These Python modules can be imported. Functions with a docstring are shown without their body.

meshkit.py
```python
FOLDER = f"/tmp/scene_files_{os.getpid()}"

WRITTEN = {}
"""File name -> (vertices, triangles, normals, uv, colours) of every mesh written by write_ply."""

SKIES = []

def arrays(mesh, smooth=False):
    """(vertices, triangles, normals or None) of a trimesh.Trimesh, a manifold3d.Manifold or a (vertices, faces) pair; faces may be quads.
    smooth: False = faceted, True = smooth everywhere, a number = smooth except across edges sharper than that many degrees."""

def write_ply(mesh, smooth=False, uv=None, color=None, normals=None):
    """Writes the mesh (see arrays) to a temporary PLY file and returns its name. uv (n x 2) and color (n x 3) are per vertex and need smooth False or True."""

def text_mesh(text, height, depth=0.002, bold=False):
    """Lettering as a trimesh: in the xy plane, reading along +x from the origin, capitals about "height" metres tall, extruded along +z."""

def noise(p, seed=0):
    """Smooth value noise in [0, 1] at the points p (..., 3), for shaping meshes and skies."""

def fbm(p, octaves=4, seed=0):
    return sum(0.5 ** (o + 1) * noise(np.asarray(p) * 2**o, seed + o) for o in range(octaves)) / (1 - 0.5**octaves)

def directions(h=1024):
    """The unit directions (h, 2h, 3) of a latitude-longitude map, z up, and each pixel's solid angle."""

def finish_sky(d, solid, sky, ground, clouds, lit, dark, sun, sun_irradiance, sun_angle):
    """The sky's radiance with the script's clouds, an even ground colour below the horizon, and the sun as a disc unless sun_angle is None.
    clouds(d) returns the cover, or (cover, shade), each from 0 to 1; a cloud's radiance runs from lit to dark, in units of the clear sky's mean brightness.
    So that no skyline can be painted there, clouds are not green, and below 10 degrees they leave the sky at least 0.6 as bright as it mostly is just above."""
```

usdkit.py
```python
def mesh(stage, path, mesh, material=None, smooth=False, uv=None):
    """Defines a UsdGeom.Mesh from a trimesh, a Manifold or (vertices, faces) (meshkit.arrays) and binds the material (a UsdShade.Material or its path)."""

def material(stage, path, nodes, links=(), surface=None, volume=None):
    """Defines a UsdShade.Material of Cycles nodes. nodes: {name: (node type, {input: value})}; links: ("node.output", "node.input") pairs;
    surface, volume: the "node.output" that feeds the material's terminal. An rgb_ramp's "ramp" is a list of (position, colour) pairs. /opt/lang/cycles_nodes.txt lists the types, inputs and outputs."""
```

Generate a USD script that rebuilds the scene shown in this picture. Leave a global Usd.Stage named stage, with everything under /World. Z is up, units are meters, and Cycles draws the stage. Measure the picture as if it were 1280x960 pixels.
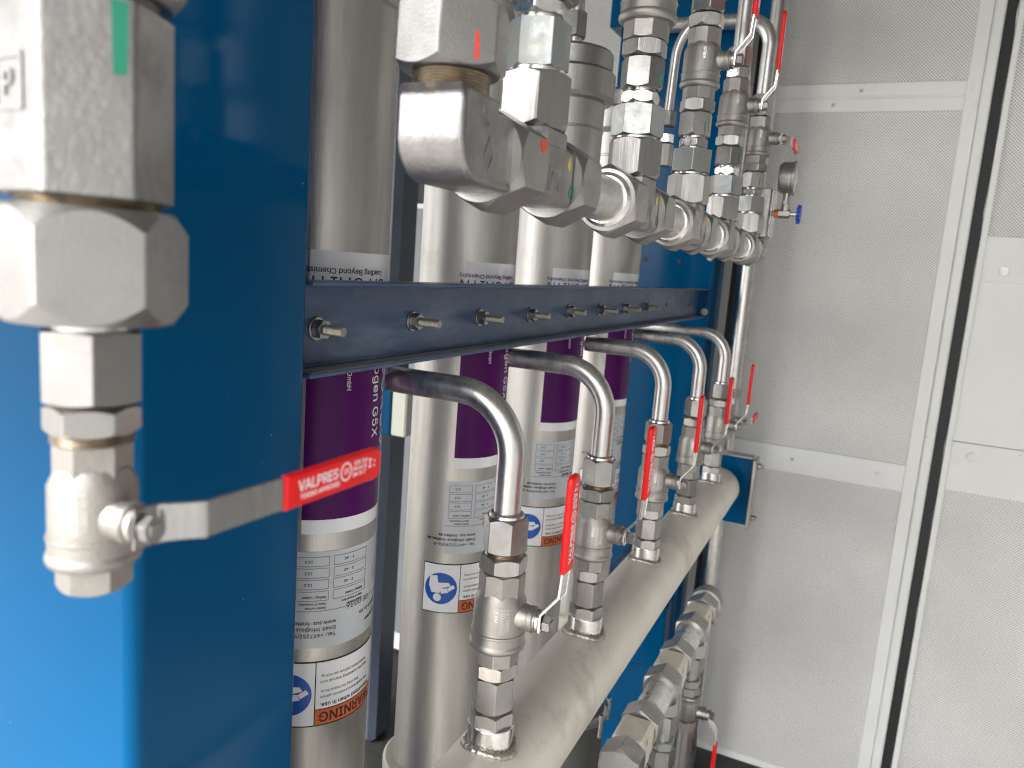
import math, random
import numpy as np, trimesh
import manifold3d as m3
from shapely.geometry import Polygon, Point, box as sbox
from shapely import affinity
from shapely.ops import unary_union
import usdkit, meshkit
from pxr import Usd, UsdGeom, UsdLux, UsdShade, Gf, Sdf, Vt

random.seed(7)
RNG = np.random.default_rng(7)
PI = math.pi
stage = Usd.Stage.CreateInMemory()
UsdGeom.SetStageUpAxis(stage, 'Z')
UsdGeom.SetStageMetersPerUnit(stage, 1.0)
W = UsdGeom.Xform.Define(stage, '/World')
stage.SetDefaultPrim(W.GetPrim())
UsdGeom.Scope.Define(stage, '/World/Looks')

# ------------------------------------------------------------------ camera, sky, sun, exposure
EYE = 1.60                                   # eye height above the ground; the builders below count heights from it
R_, U_, B_ = np.array([0.9014, 0.4264, 0.0745]), -np.array([0.1332, -0.1094, -0.985]), -np.array([-0.4119, 0.8979, -0.1554])
B_ /= np.linalg.norm(B_); R_ -= B_ * (R_ @ B_); R_ /= np.linalg.norm(R_); U_ = np.cross(B_, R_)
cam = UsdGeom.Camera.Define(stage, '/World/camera')
cam.AddTransformOp().Set(Gf.Matrix4d(*R_, 0, *U_, 0, *B_, 0, 0, 0, EYE, 1))
cam.CreateHorizontalApertureAttr(36.0); cam.CreateVerticalApertureAttr(27.0)
cam.CreateFocalLengthAttr(36.0 * 943.46 / 1280)
cam.CreateFStopAttr(8.5); cam.CreateFocusDistanceAttr(0.80)
cam.CreateClippingRangeAttr(Gf.Vec2f(0.02, 500))
cam.CreateExposureAttr(2.0)
SUN = np.array([-0.34, -0.70, 0.58]); SUN /= np.linalg.norm(SUN)
sun = UsdLux.DistantLight.Define(stage, '/World/sun')
zc = SUN; xc = np.cross([0, 0, 1.0], zc); xc /= np.linalg.norm(xc); yc = np.cross(zc, xc)
sun.AddTransformOp().Set(Gf.Matrix4d(*xc, 0, *yc, 0, *zc, 0, 0, 0, 5, 1))
sun.CreateNormalizeAttr(True); sun.CreateIntensityAttr(0.85); sun.CreateAngleAttr(7.0); sun.CreateColorAttr(Gf.Vec3f(1.0, 0.985, 0.965))
sky = UsdLux.DomeLight.Define(stage, '/World/sky')
skymat = usdkit.material(stage, '/World/Looks/sky_look', {
    's': ('sky_texture', {'sky_type': 'single_scattering', 'sun_disc': False, 'sun_elevation': math.asin(SUN[2]), 'sun_rotation': math.atan2(SUN[0], SUN[1]), 'aerosol_density': 2.0}),
    'tc': ('texture_coordinate', {}),
    'n': ('noise_texture', {'scale': 2.6, 'detail': 5.0, 'roughness': 0.55}),
    'r': ('rgb_ramp', {'ramp': [(0.35, (0.25, 0.25, 0.25)), (0.65, (0.95, 0.95, 0.95))]}),
    'h': ('hsv', {'saturation': 0.22, 'value': 1.0}),
    'h2': ('hsv', {'saturation': 0.05, 'value': 1.25}),
    'm': ('mix', {}),
    'b': ('background_shader', {'strength': 0.11})},
    [('tc.generated', 'n.vector'), ('n.fac', 'r.fac'), ('s.color', 'h.color'), ('s.color', 'h2.color'), ('r.color', 'm.fac'), ('h.color', 'm.color1'), ('h2.color', 'm.color2'), ('m.color', 'b.color')],
    surface='b.background')
UsdShade.MaterialBindingAPI.Apply(sky.GetPrim()).Bind(skymat)

# ------------------------------------------------------------------ materials
def srgb(r, g, b):
    f = lambda c: c / 12.92 if c <= 0.04045 else ((c + 0.055) / 1.055) ** 2.4
    return tuple(f(x / 255) for x in (r, g, b))

def metal(name, col, rough=0.32, vary=0.12, nscale=30, stretch=(1, 1, 1), bump=0.15, bscale=400, rvar=0.1, metallic=1.0, dirt=None, dirtscale=9, dirtlo=0.55, dirthi=0.75, aniso=0.0):
    c2 = tuple(max(0, x * (1 - vary * 2)) for x in col)
    n = {'g': ('geometry', {}), 'mp': ('mapping', {'scale': stretch}),
         'n': ('noise_texture', {'scale': nscale, 'detail': 5.0, 'roughness': 0.6}),
         'r': ('rgb_ramp', {'ramp': [(0.3, c2), (0.7, col)]}),
         'rr': ('map_range', {'from_min': 0.3, 'from_max': 0.7, 'to_min': rough + rvar, 'to_max': max(0.03, rough - rvar)}),
         'n2': ('noise_texture', {'scale': bscale, 'detail': 2.0}),
         'b': ('bump', {'strength': bump, 'distance': 0.0006}),
         'p': ('principled_bsdf', {'metallic': metallic, 'anisotropic': aniso})}
    l = [('g.position', 'mp.vector'), ('mp.vector', 'n.vector'), ('mp.vector', 'n2.vector'), ('n.fac', 'r.fac'), ('n.fac', 'rr.value'), ('rr.result', 'p.roughness'), ('n2.fac', 'b.height'), ('b.normal', 'p.normal')]
    if dirt is not None:
        n['n3'] = ('noise_texture', {'scale': dirtscale, 'detail': 6.0, 'roughness': 0.65})
        n['r3'] = ('rgb_ramp', {'ramp': [(dirtlo, (0, 0, 0)), (dirthi, (1, 1, 1))]})
        n['m3'] = ('mix', {'color2': dirt})
        l += [('g.position', 'n3.vector'), ('n3.fac', 'r3.fac'), ('r3.color', 'm3.fac'), ('r.color', 'm3.color1'), ('m3.color', 'p.base_color')]
    else:
        l += [('r.color', 'p.base_color')]
    return usdkit.material(stage, '/World/Looks/' + name, n, l, surface='p.BSDF')

def paint(name, col, rough=0.4, vary=0.06, nscale=14, bump=0.05, bscale=180, coat=0.0, spec=0.5, specks=None, streak=None):
    c2 = tuple(x * (1 - vary * 2) for x in col)
    n = {'g': ('geometry', {}), 'n': ('noise_texture', {'scale': nscale, 'detail': 5.0}), 'r': ('rgb_ramp', {'ramp': [(0.3, c2), (0.7, col)]}),
         'n2': ('noise_texture', {'scale': bscale, 'detail': 3.0}), 'b': ('bump', {'strength': bump, 'distance': 0.001}),
         'rr': ('map_range', {'from_min': 0.3, 'from_max': 0.7, 'to_min': rough * 0.85, 'to_max': rough * 1.2}),
         'p': ('principled_bsdf', {'coat_weight': coat, 'coat_roughness': 0.09, 'specular_ior_level': spec})}
    l = [('g.position', 'n.vector'), ('g.position', 'n2.vector'), ('n.fac', 'r.fac'), ('n.fac', 'rr.value'), ('rr.result', 'p.roughness'), ('n2.fac', 'b.height'), ('b.normal', 'p.normal')]
    last = 'r.color'
    if streak is not None:      # grime runs or stains with a shape of their own
        n['sm'] = ('mapping', {'scale': streak[1]}); n['sn'] = ('noise_texture', {'scale': streak[2], 'detail': 6.0, 'roughness': 0.65})
        n['sr'] = ('rgb_ramp', {'ramp': [(streak[3], (0, 0, 0)), (streak[4], (1, 1, 1))]}); n['sx'] = ('mix', {'color2': streak[0]})
        l += [('g.position', 'sm.vector'), ('sm.vector', 'sn.vector'), ('sn.fac', 'sr.fac'), ('sr.color', 'sx.fac'), (last, 'sx.color1')]; last = 'sx.color'
    if specks is not None:      # chips and dust specks
        n['v'] = ('voronoi_texture', {'scale': specks[1], 'randomness': 1.0}); n['vr'] = ('rgb_ramp', {'ramp': [(0.0, (1, 1, 1)), (specks[2], (1, 1, 1)), (specks[2] * 1.4, (0, 0, 0))]})
        n['vn'] = ('noise_texture', {'scale': specks[1] * 0.21, 'detail': 1.0}); n['vnr'] = ('rgb_ramp', {'ramp': [(0.52, (0, 0, 0)), (0.58, (1, 1, 1))]})
        n['vm'] = ('mix', {'mix_type': 'multiply', 'fac': 1.0}); n['vx'] = ('mix', {'color2': specks[0]})
        l += [('g.position', 'v.vector'), ('v.distance', 'vr.fac'), ('g.position', 'vn.vector'), ('vn.fac', 'vnr.fac'), ('vr.color', 'vm.color1'), ('vnr.color', 'vm.color2'), ('vm.color', 'vx.fac'), (last, 'vx.color1')]; last = 'vx.color'
    l.append((last, 'p.base_color'))
    return usdkit.material(stage, '/World/Looks/' + name, n, l, surface='p.BSDF')

def plain(name, col, rough=0.5, metallic=0.0, spec=0.5):
    return usdkit.material(stage, '/World/Looks/' + name, {'p': ('principled_bsdf', {'base_color': col, 'roughness': rough, 'metallic': metallic, 'specular_ior_level': spec})}, surface='p.BSDF')

M = {}
M['steel'] = metal('machined_steel', (0.43, 0.415, 0.40), 0.35, 0.12, 45, (1, 1, 1), 0.25, 900, 0.07)
M['steel_v'] = metal('brushed_steel', (0.52, 0.50, 0.48), 0.36, 0.13, 60, (3, 3, 0.25), 0.25, 700, 0.08)
M['steel_dark'] = metal('dull_steel', (0.47, 0.45, 0.43), 0.38, 0.14, 60, (3, 3, 0.3), 0.25, 600, 0.08)
M['forged'] = metal('forged_steel', (0.38, 0.365, 0.355), 0.42, 0.13, 60, (1, 1, 1), 0.5, 320, 0.08)
M['zinc'] = metal('zinc_plated_steel', (0.52, 0.52, 0.485), 0.38, 0.10, 120, (1, 1, 1), 0.2, 600, 0.07, dirt=(0.36, 0.44, 0.50), dirtscale=55, dirtlo=0.5, dirthi=0.7)
M['cast'] = metal('cast_steel', (0.43, 0.405, 0.375), 0.46, 0.08, 50, (1, 1, 1), 0.5, 800, 0.06)
M['tube'] = metal('polished_tube', (0.66, 0.64, 0.62), 0.31, 0.07, 70, (1, 1, 0.4), 0.12, 300, 0.06)
M['bright'] = metal('bright_steel', (0.80, 0.78, 0.75), 0.24, 0.05, 60, (1, 1, 1), 0.1, 500, 0.06)
M['column'] = metal('column_steel', (0.56, 0.535, 0.505), 0.47, 0.12, 9, (4, 4, 0.35), 0.25, 120, 0.07, dirt=(0.38, 0.36, 0.34), dirtscale=11, dirtlo=0.58, dirthi=0.78)
M['pickled'] = metal('pickled_steel', (0.80, 0.745, 0.665), 0.52, 0.05, 12, (1, 1, 1), 0.35, 500, 0.05, metallic=0.45, dirt=(0.36, 0.29, 0.215), dirtscale=6.5, dirtlo=0.56, dirthi=0.84)
M['weld'] = metal('weld_bead', (0.70, 0.66, 0.60), 0.4, 0.2, 90, (1, 1, 1), 0.8, 260, 0.1, dirt=(0.45, 0.34, 0.22), dirtscale=70)
M['thread'] = metal('thread_sealant', (0.46, 0.385, 0.29), 0.35, 0.30, 70, (1, 1, 1), 0.3, 500, 0.1)
M['black'] = plain('black_rubber', (0.012, 0.012, 0.013), 0.6)
M['dark_bolt'] = metal('dark_bolt_steel', (0.40, 0.39, 0.34), 0.38, 0.15, 200, (1, 1, 1), 0.2, 900, 0.08)
M['blue'] = paint('blue_enamel', (0.0, 0.058, 0.150), 0.10, 0.05, 5, 0.015, 260, 0.0, 0.10, specks=((0.16, 0.22, 0.32), 60, 0.035))
M['blue_beam'] = paint('veiled_dusty_enamel', (0.034, 0.064, 0.135), 0.34, 0.10, 9, 0.10, 200, 0.0, 0.5, streak=((0.10, 0.15, 0.22), (2, 1, 4), 6, 0.5, 0.75))  # grey reflection of the doors put into the base colour, dust streaks over it
M['red'] = paint('red_vinyl', (0.80, 0.006, 0.008), 0.34, 0.05, 40, 0.06, 90, 0.0, 0.35)
M['white_door'] = paint('white_enamel', (0.74, 0.74, 0.72), 0.38, 0.04, 4, 0.03, 60, 0.0, 0.5, streak=((0.52, 0.50, 0.46), (1, 1, 0.4), 9, 0.62, 0.78), specks=((0.35, 0.33, 0.30), 22, 0.035))
M['shaded_door'] = paint('shaded_white_enamel', (0.20, 0.21, 0.225), 0.42, 0.04, 4, 0.03, 60)  # white door paint darkened, shade put into the colour
M['purple'] = paint('purple_print', (0.070, 0.0015, 0.090), 0.34, 0.03, 10, 0.02, 60, 0.0, 0.18)
M['label_white'] = paint('white_label_film', (0.82, 0.82, 0.84), 0.34, 0.02, 20, 0.02, 60)
M['label_silver'] = paint('silver_label_film', (0.52, 0.54, 0.57), 0.30, 0.03, 20, 0.02, 60)
M['print_black'] = plain('black_print', (0.018, 0.018, 0.02), 0.5)
M['print_purple'] = plain('purple_ink', (0.06, 0.008, 0.10), 0.5)
M['print_white'] = plain('white_ink', (0.78, 0.76, 0.78), 0.5)
M['print_blue'] = plain('blue_ink', (0.006, 0.085, 0.42), 0.4)
M['print_orange'] = plain('orange_ink', (0.62, 0.12, 0.035), 0.45)
M['mark_red'] = plain('red_marker', (0.66, 0.06, 0.04), 0.5)
M['mark_green'] = plain('green_marker', (0.012, 0.22, 0.13), 0.5)
M['mark_yellow'] = plain('yellow_marker', (0.70, 0.50, 0.05), 0.5)
M['brass'] = plain('orange_cap', (0.55, 0.13, 0.02), 0.4)
M['blue_plastic'] = plain('blue_plastic', (0.01, 0.06, 0.42), 0.4)
M['dial'] = plain('dial_face', (0.72, 0.74, 0.70), 0.25)
M['floor'] = paint('dark_rubber_floor', (0.022, 0.022, 0.021), 0.55, 0.25, 12, 0.5, 40, 0.0, 0.4, specks=((0.2, 0.19, 0.17), 40, 0.05))
M['ground'] = paint('concrete_ground', (0.33, 0.32, 0.30), 0.8, 0.1, 1.2, 0.3, 30)
M['gap_shade'] = paint('gap_shade_paint', (0.045, 0.055, 0.075), 0.4, 0.06, 5, 0.05, 60)  # dark colour standing in for shade in the column gap
M['flange_light'] = paint('painted_flange_light', (0.24, 0.25, 0.26), 0.6, 0.2, 30, 0.2, 90)  # pale colour carrying the light on the lower flange
M['lever_steel'] = metal('polished_lever', (0.62, 0.60, 0.58), 0.17, 0.10, 60, (1, 6, 1), 0.1, 500, 0.05)
M['box_cream'] = plain('cream_plastic', (0.55, 0.56, 0.47), 0.45)
M['dark_grey'] = paint('dark_grey_enamel', (0.06, 0.06, 0.06), 0.6, 0.08, 3, 0.1, 40)
# perforated sheet: staggered punched holes, a few millimetres each
M['mesh'] = usdkit.material(stage, '/World/Looks/perforated_sheet', {
    'g': ('geometry', {}), 'sx': ('separate_xyz', {}), 'cx': ('combine_xyz', {}),
    'mp': ('mapping', {'rotation': (0, 0, 0.785), 'scale': (1, 1, 1)}),
    'v': ('voronoi_texture', {'dimensions': '2D', 'scale': 166.0, 'randomness': 0.0}),
    'r': ('rgb_ramp', {'ramp': [(0.0, (0.07, 0.065, 0.055)), (0.26, (0.09, 0.085, 0.075)), (0.35, (0.80, 0.79, 0.77)), (1.0, (0.82, 0.81, 0.79))]}),
    'n': ('noise_texture', {'scale': 3.5, 'detail': 5.0}), 'nr': ('rgb_ramp', {'ramp': [(0.3, (0.86, 0.86, 0.86)), (0.7, (1, 1, 1))]}),
    'm': ('mix', {'mix_type': 'multiply', 'fac': 1.0}),
    'b': ('bump', {'strength': 0.12, 'distance': 0.001}),
    'p': ('principled_bsdf', {'roughness': 0.45})},
    [('g.position', 'sx.vector'), ('sx.x', 'cx.x'), ('sx.z', 'cx.y'), ('cx.vector', 'mp.vector'), ('mp.vector', 'v.vector'), ('v.distance', 'r.fac'), ('g.position', 'n.vector'), ('n.fac', 'nr.fac'),
     ('r.color', 'm.color1'), ('nr.color', 'm.color2'), ('m.color', 'p.base_color'), ('v.distance', 'b.height'), ('b.normal', 'p.normal')], surface='p.BSDF')

# ------------------------------------------------------------------ scene helpers
LOC = {}
def numbered(parent, name):
    base = parent + '/' + name; p = base; k = 0
    while stage.GetPrimAtPath(p):
        k += 1; p = f'{base}_{k:03d}'
    return p

def tag(prim, label=None, cat=None, group=None, kind=None):
    for k, v in (('label', label), ('category', cat), ('group', group), ('kind', kind)):
        if v: prim.SetCustomDataByKey(k, v)
    return prim

def thing(name, label, cat, loc=(0, 0, 0), group=None, rot=None, kind=None):
    """An Xform at the thing's base. rot: degrees about X, Y, Z."""
    path = numbered('/World', name)
    x = UsdGeom.Xform.Define(stage, path)
    x.AddTranslateOp().Set(Gf.Vec3d(loc[0], loc[1], loc[2] + EYE))
    if rot: x.AddRotateXYZOp().Set(Gf.Vec3f(*rot))
    LOC[path] = np.array(loc, float)
    return tag(x.GetPrim(), label, cat, group, kind)

def part(parent, name, mesh, mat, smooth=32, label=None, absolute=False):
    v, f, _ = meshkit.arrays(mesh)
    if absolute:
        v = v - LOC[str(parent.GetPath()).split('/')[0] + '/' + '/'.join(str(parent.GetPath()).split('/')[1:3])]
    p = usdkit.mesh(stage, numbered(str(parent.GetPath()), name), trimesh.Trimesh(v, f, process=False), M[mat] if isinstance(mat, str) else mat, smooth=smooth).GetPrim()
    if label: p.SetCustomDataByKey('label', label)
    return p

def copy_of(src, label, loc, group=None, rot=None, scale=None):
    name = src.GetName()
    path = numbered('/World', name)
    x = UsdGeom.Xform.Define(stage, path)
    x.ClearXformOpOrder()
    x.GetPrim().GetReferences().AddInternalReference(src.GetPath())
    x.ClearXformOpOrder()
    x.AddTranslateOp().Set(Gf.Vec3d(loc[0], loc[1], loc[2] + EYE))
    if rot: x.AddRotateXYZOp().Set(Gf.Vec3f(*rot))
    x.GetPrim().SetInstanceable(True)
    LOC[path] = np.array(loc, float)
    return tag(x.GetPrim(), label, None, group)

# ------------------------------------------------------------------ mesh helpers
def tm(m):
    if isinstance(m, trimesh.Trimesh): return m
    v, f, _ = meshkit.arrays(m)
    return trimesh.Trimesh(v, f, process=False)
def cat(*ms): return trimesh.util.concatenate([tm(m) for m in ms])
def move(m, x=0, y=0, z=0):
    m = tm(m).copy(); m.apply_translation([x, y, z]); return m
def turn(m, ang, axis, at=(0, 0, 0)):
    m = tm(m).copy(); m.apply_transform(trimesh.transformations.rotation_matrix(ang, axis, at)); return m
def lathe(prof, seg=48):
    """Surface of revolution about z of (r, z) points, ends closed on the axis."""
    p = [(max(r, 1e-6), z) for r, z in prof]
    if p[0][0] > 1e-5: p = [(1e-6, p[0][1])] + p
    if p[-1][0] > 1e-5: p = p + [(1e-6, p[-1][1])]
    a = np.arange(seg) * 2 * PI / seg
    v = np.array([[r * math.cos(t), r * math.sin(t), z] for r, z in p for t in a]); f = []
    n = len(p)
    for i in range(n - 1):
        for j in range(seg):
            k = (j + 1) % seg
            A, B, C, D = i * seg + j, i * seg + k, (i + 1) * seg + k, (i + 1) * seg + j
            f += [[A, B, C], [A, C, D]]
    m = trimesh.Trimesh(v, f, process=True); m.merge_vertices()
    m.update_faces(m.nondegenerate_faces()); trimesh.repair.fix_normals(m)
    return m
def rod(r, z0, z1, seg=40, ch=0.0008):
    ch = min(ch, (z1 - z0) / 3, r / 3)
    return lathe([(r - ch, z0), (r, z0 + ch), (r, z1 - ch), (r - ch, z1)], seg)
def hexa(dia, z0, z1, ang=0.0, n=6, top=0.30, bot=0.30, hole=0.0):
    """Hexagon (n-gon) bar with turned chamfers; dia across corners; ang: angle of a corner (degrees)."""
    r = dia / 2; a = [math.radians(ang) + k * 2 * PI / n for k in range(n)]
    inr = r * math.cos(PI / n); h = z1 - z0
    cs = m3.CrossSection([[(r * math.cos(t), r * math.sin(t)) for t in a]])
    body = m3.Manifold.extrude(cs, h).translate((0, 0, z0))
    d = r - inr * 0.985; R = r * 0.988
    tb, bb = d * top / 0.5, d * bot / 0.5
    p = [(0, z0), (R - d if bot else R, z0), (R, z0 + bb if bot else z0), (R, z1 - tb if top else z1), (R - d if top else R, z1), (0, z1)]
    prof = m3.CrossSection([[(max(0, x), y) for x, y in p]])
    lim = m3.Manifold.revolve(prof, 72)
    out = body ^ lim
    if hole: out = out - m3.Manifold.cylinder(h * 3, hole, hole, 48).translate((0, 0, z0 - h))
    return tm(out)
def block(x0, x1, y0, y1, z0, z1, ch=0.001):
    c = []
    for sx, x in ((1, x0), (-1, x1)):
        for sy, y in ((1, y0), (-1, y1)):
            for sz, z in ((1, z0), (-1, z1)):
                c += [(x + sx * ch, y + sy * ch, z), (x + sx * ch, y, z + sz * ch), (x, y + sy * ch, z + sz * ch)]
    return trimesh.convex.convex_hull(np.array(c)) if ch > 0 else trimesh.creation.box(bounds=[[x0, y0, z0], [x1, y1, z1]])
def tube(pts, r, seg=24, cap=True):
    p = np.array(pts, float)
    t = np.gradient(p, axis=0); t /= np.linalg.norm(t, axis=1, keepdims=True)
    a = np.cross(t[0], [0.3, 0.5, 0.81]); a /= np.linalg.norm(a); rings = []
    rr = np.broadcast_to(r, (len(p),))
    for i in range(len(p)):
        a = a - t[i] * (a @ t[i]); a /= np.linalg.norm(a); b = np.cross(t[i], a)
        th = np.arange(seg) * 2 * PI / seg
        rings.append(p[i] + rr[i] * (np.cos(th)[:, None] * a + np.sin(th)[:, None] * b))
    v = np.vstack(rings); f = []
    for i in range(len(p) - 1):
        for j in range(seg):
            k = (j + 1) % seg
            A, B, C, D = i * seg + j, i * seg + k, (i + 1) * seg + k, (i + 1) * seg + j
            f += [[A, B, C], [A, C, D]]
    if cap:
        n = len(v); v = np.vstack([v, p[0], p[-1]])
        for j in range(seg):
            k = (j + 1) % seg
            f += [[n, k, j], [n + 1, (len(p) - 1) * seg + j, (len(p) - 1) * seg + k]]
    m = trimesh.Trimesh(v, f, process=False); trimesh.repair.fix_normals(m); return m
def fillet(pts, rad, n=10):
    """A polyline with its inner corners rounded."""
    P = [np.array(p, float) for p in pts]; out = [P[0]]
    for i in range(1, len(P) - 1):
        a, b = P[i - 1] - P[i], P[i + 1] - P[i]; la, lb = np.linalg.norm(a), np.linalg.norm(b); a /= la; b /= lb
        R = rad[i - 1] if isinstance(rad, (list, tuple)) else rad
        half = math.acos(np.clip(a @ b, -1, 1)) / 2; d = min(R / math.tan(half), la * 0.49, lb * 0.49); R = d * math.tan(half)
        c = P[i] + (a + b) / np.linalg.norm(a + b) * R / math.sin(half)
        u, w = P[i] + a * d - c, P[i] + b * d - c
        ang = math.acos(np.clip(u @ w / R / R, -1, 1))
        for k in range(n + 1):
            s = k / n
            out.append(c + (math.sin((1 - s) * ang) * u + math.sin(s * ang) * w) / math.sin(ang))
    out.append(P[-1]); return out
def dense(pts, step):
    out = [pts[0]]
    for a, b in zip(pts[:-1], pts[1:]):
        n = max(1, int(np.linalg.norm(np.array(b) - a) / step))
        out += [np.array(a) + (np.array(b) - a) * k / n for k in range(1, n + 1)]
    return out
def prism(poly, h):
    gs = getattr(poly, 'geoms', [poly])
    return cat(*[trimesh.creation.extrude_polygon(g, h, engine='earcut') for g in gs])
def strip(path, halfw, th, wdir):
    """A flat bar of thickness th that follows path; its width runs along wdir."""
    P = [np.array(p, float) for p in path]; wv = np.array(wdir, float)
    hw = np.broadcast_to(halfw, (len(P),)); v, f = [], []
    for i, p in enumerate(P):
        t = P[min(i + 1, len(P) - 1)] - P[max(i - 1, 0)]; n = np.cross(t, wv); n /= np.linalg.norm(n)
        e = min(th * 0.3, 0.0006)
        for s, q in ((-1, -1), (1, -1), (1, 1), (-1, 1)):
            v += [p + s * (hw[i] - e) * wv + q * n * th / 2, p + s * hw[i] * wv + q * n * (th / 2 - e)] if s * q > 0 else [p + s * hw[i] * wv + q * n * (th / 2 - e), p + s * (hw[i] - e) * wv + q * n * th / 2]
    k = 8
    for i in range(len(P) - 1):
        for j in range(k):
            m = (j + 1) % k
            f += [[i * k + j, i * k + m, (i + 1) * k + m], [i * k + j, (i + 1) * k + m, (i + 1) * k + j]]
    for s in (0, (len(P) - 1) * k):
        f += [[s, s + j, s + j + 1] for j in range(1, k - 1)]
    m = trimesh.Trimesh(np.array(v), f, process=False); trimesh.repair.fix_normals(m); return m
def blot(r, sx, sy):
    """An uneven dab of a paint marker."""
    q = [(r * RNG.uniform(0.65, 1.15) * math.cos(a) * sx, r * RNG.uniform(0.65, 1.15) * math.sin(a) * sy) for a in np.linspace(0, 2 * PI, 12)[:-1]]
    return Polygon(q).buffer(-r * 0.12).buffer(r * 0.2)
def text(s, h, depth=0.0004, bold=False, center=False):
    m = meshkit.text_mesh(s, h, depth, bold)
    if center: m.apply_translation([-m.bounds[:, 0].mean(), -m.bounds[:, 1].mean(), 0])
    return m
def on_x(m, x, y, z, ang=0.0):
    """Lay flat lettering (xy) on a face that looks along +X: reading direction +Y, up +Z, turned by ang."""
    m = turn(m, ang, [0, 0, 1]); v = np.array(m.vertices)
    m.vertices = np.stack([v[:, 2] + x, v[:, 0] + y, v[:, 1] + z], 1); return m
def on_y(m, x, y, z, ang=0.0):
    """... on a face that looks along -Y: reading direction +X, up +Z."""
    m = turn(m, ang, [0, 0, 1]); v = np.array(m.vertices)
    m.vertices = np.stack([v[:, 0] + x, y - v[:, 2], v[:, 1] + z], 1); return m
def wrap(m, r, th0, z0, ang=0.0):
    """Wrap flat lettering (xy, depth z) round a vertical cylinder of radius r; x runs along the circumference."""
    m = turn(m, ang, [0, 0, 1])
    v = np.array(m.vertices); t = math.radians(th0) + v[:, 0] / r; q = r + v[:, 2]
    m.vertices = np.stack([q * np.cos(t), q * np.sin(t), v[:, 1] + z0], 1); return m
def patch(r, t0, t1, z0, z1, th=0.0004, step=2.5):
    """A sheet on a vertical cylinder from angle t0 to t1 (degrees)."""
    n = max(2, int((t1 - t0) / step)); t = np.radians(np.linspace(t0, t1, n + 1)); v, f = [], []
    for q in (r, r + th):
        for z in (z0, z1):
            v += [[q * math.cos(a), q * math.sin(a), z] for a in t]
    k = n + 1
    quad = lambda a, b, c, d: [[a, b, c], [a, c, d]]
    for j in range(n):
        f += quad(2 * k + j, 2 * k + j + 1, 3 * k + j + 1, 3 * k + j) + quad(j + 1, j, k + j, k + j + 1) + quad(k + j, 3 * k + j, 3 * k + j + 1, k + j + 1) + quad(j, j + 1, 2 * k + j + 1, 2 * k + j)
    f += quad(0, 2 * k, 3 * k, k) + quad(n, k + n, 3 * k + n, 2 * k + n)
    return trimesh.Trimesh(np.array(v), f, process=False)
def flatpoly_wrap(poly, r, th0, z0, depth=0.0004, ang=0.0, step=0.004):
    m = prism(poly, depth); m = m.subdivide_to_size(step)
    return wrap(m, r, th0, z0, ang)
def threads(r, z0, z1, pitch=0.0016, depth=0.0008, seg=40):
    p = [(r - depth, z0)]; z = z0
    while z + pitch <= z1 + 1e-9:
        p += [(r, z + pitch * 0.5), (r - depth, z + pitch)]; z += pitch
    return lathe(p, seg)

# ================================================================== THE SETTING
tag(usdkit.mesh(stage, '/World/ground', trimesh.creation.box(bounds=[[-40, -40, -0.3], [40, 40, 0.0]]), M['ground']).GetPrim(), 'grey concrete ground', None, None, 'structure')
tag(usdkit.mesh(stage, '/World/floor', trimesh.creation.box(bounds=[[-3.0, 0.15, 0.004], [0.9, 2.7, 0.012]]), M['floor']).GetPrim(), 'dark rubber floor under the equipment', None, None, 'structure')

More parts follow.
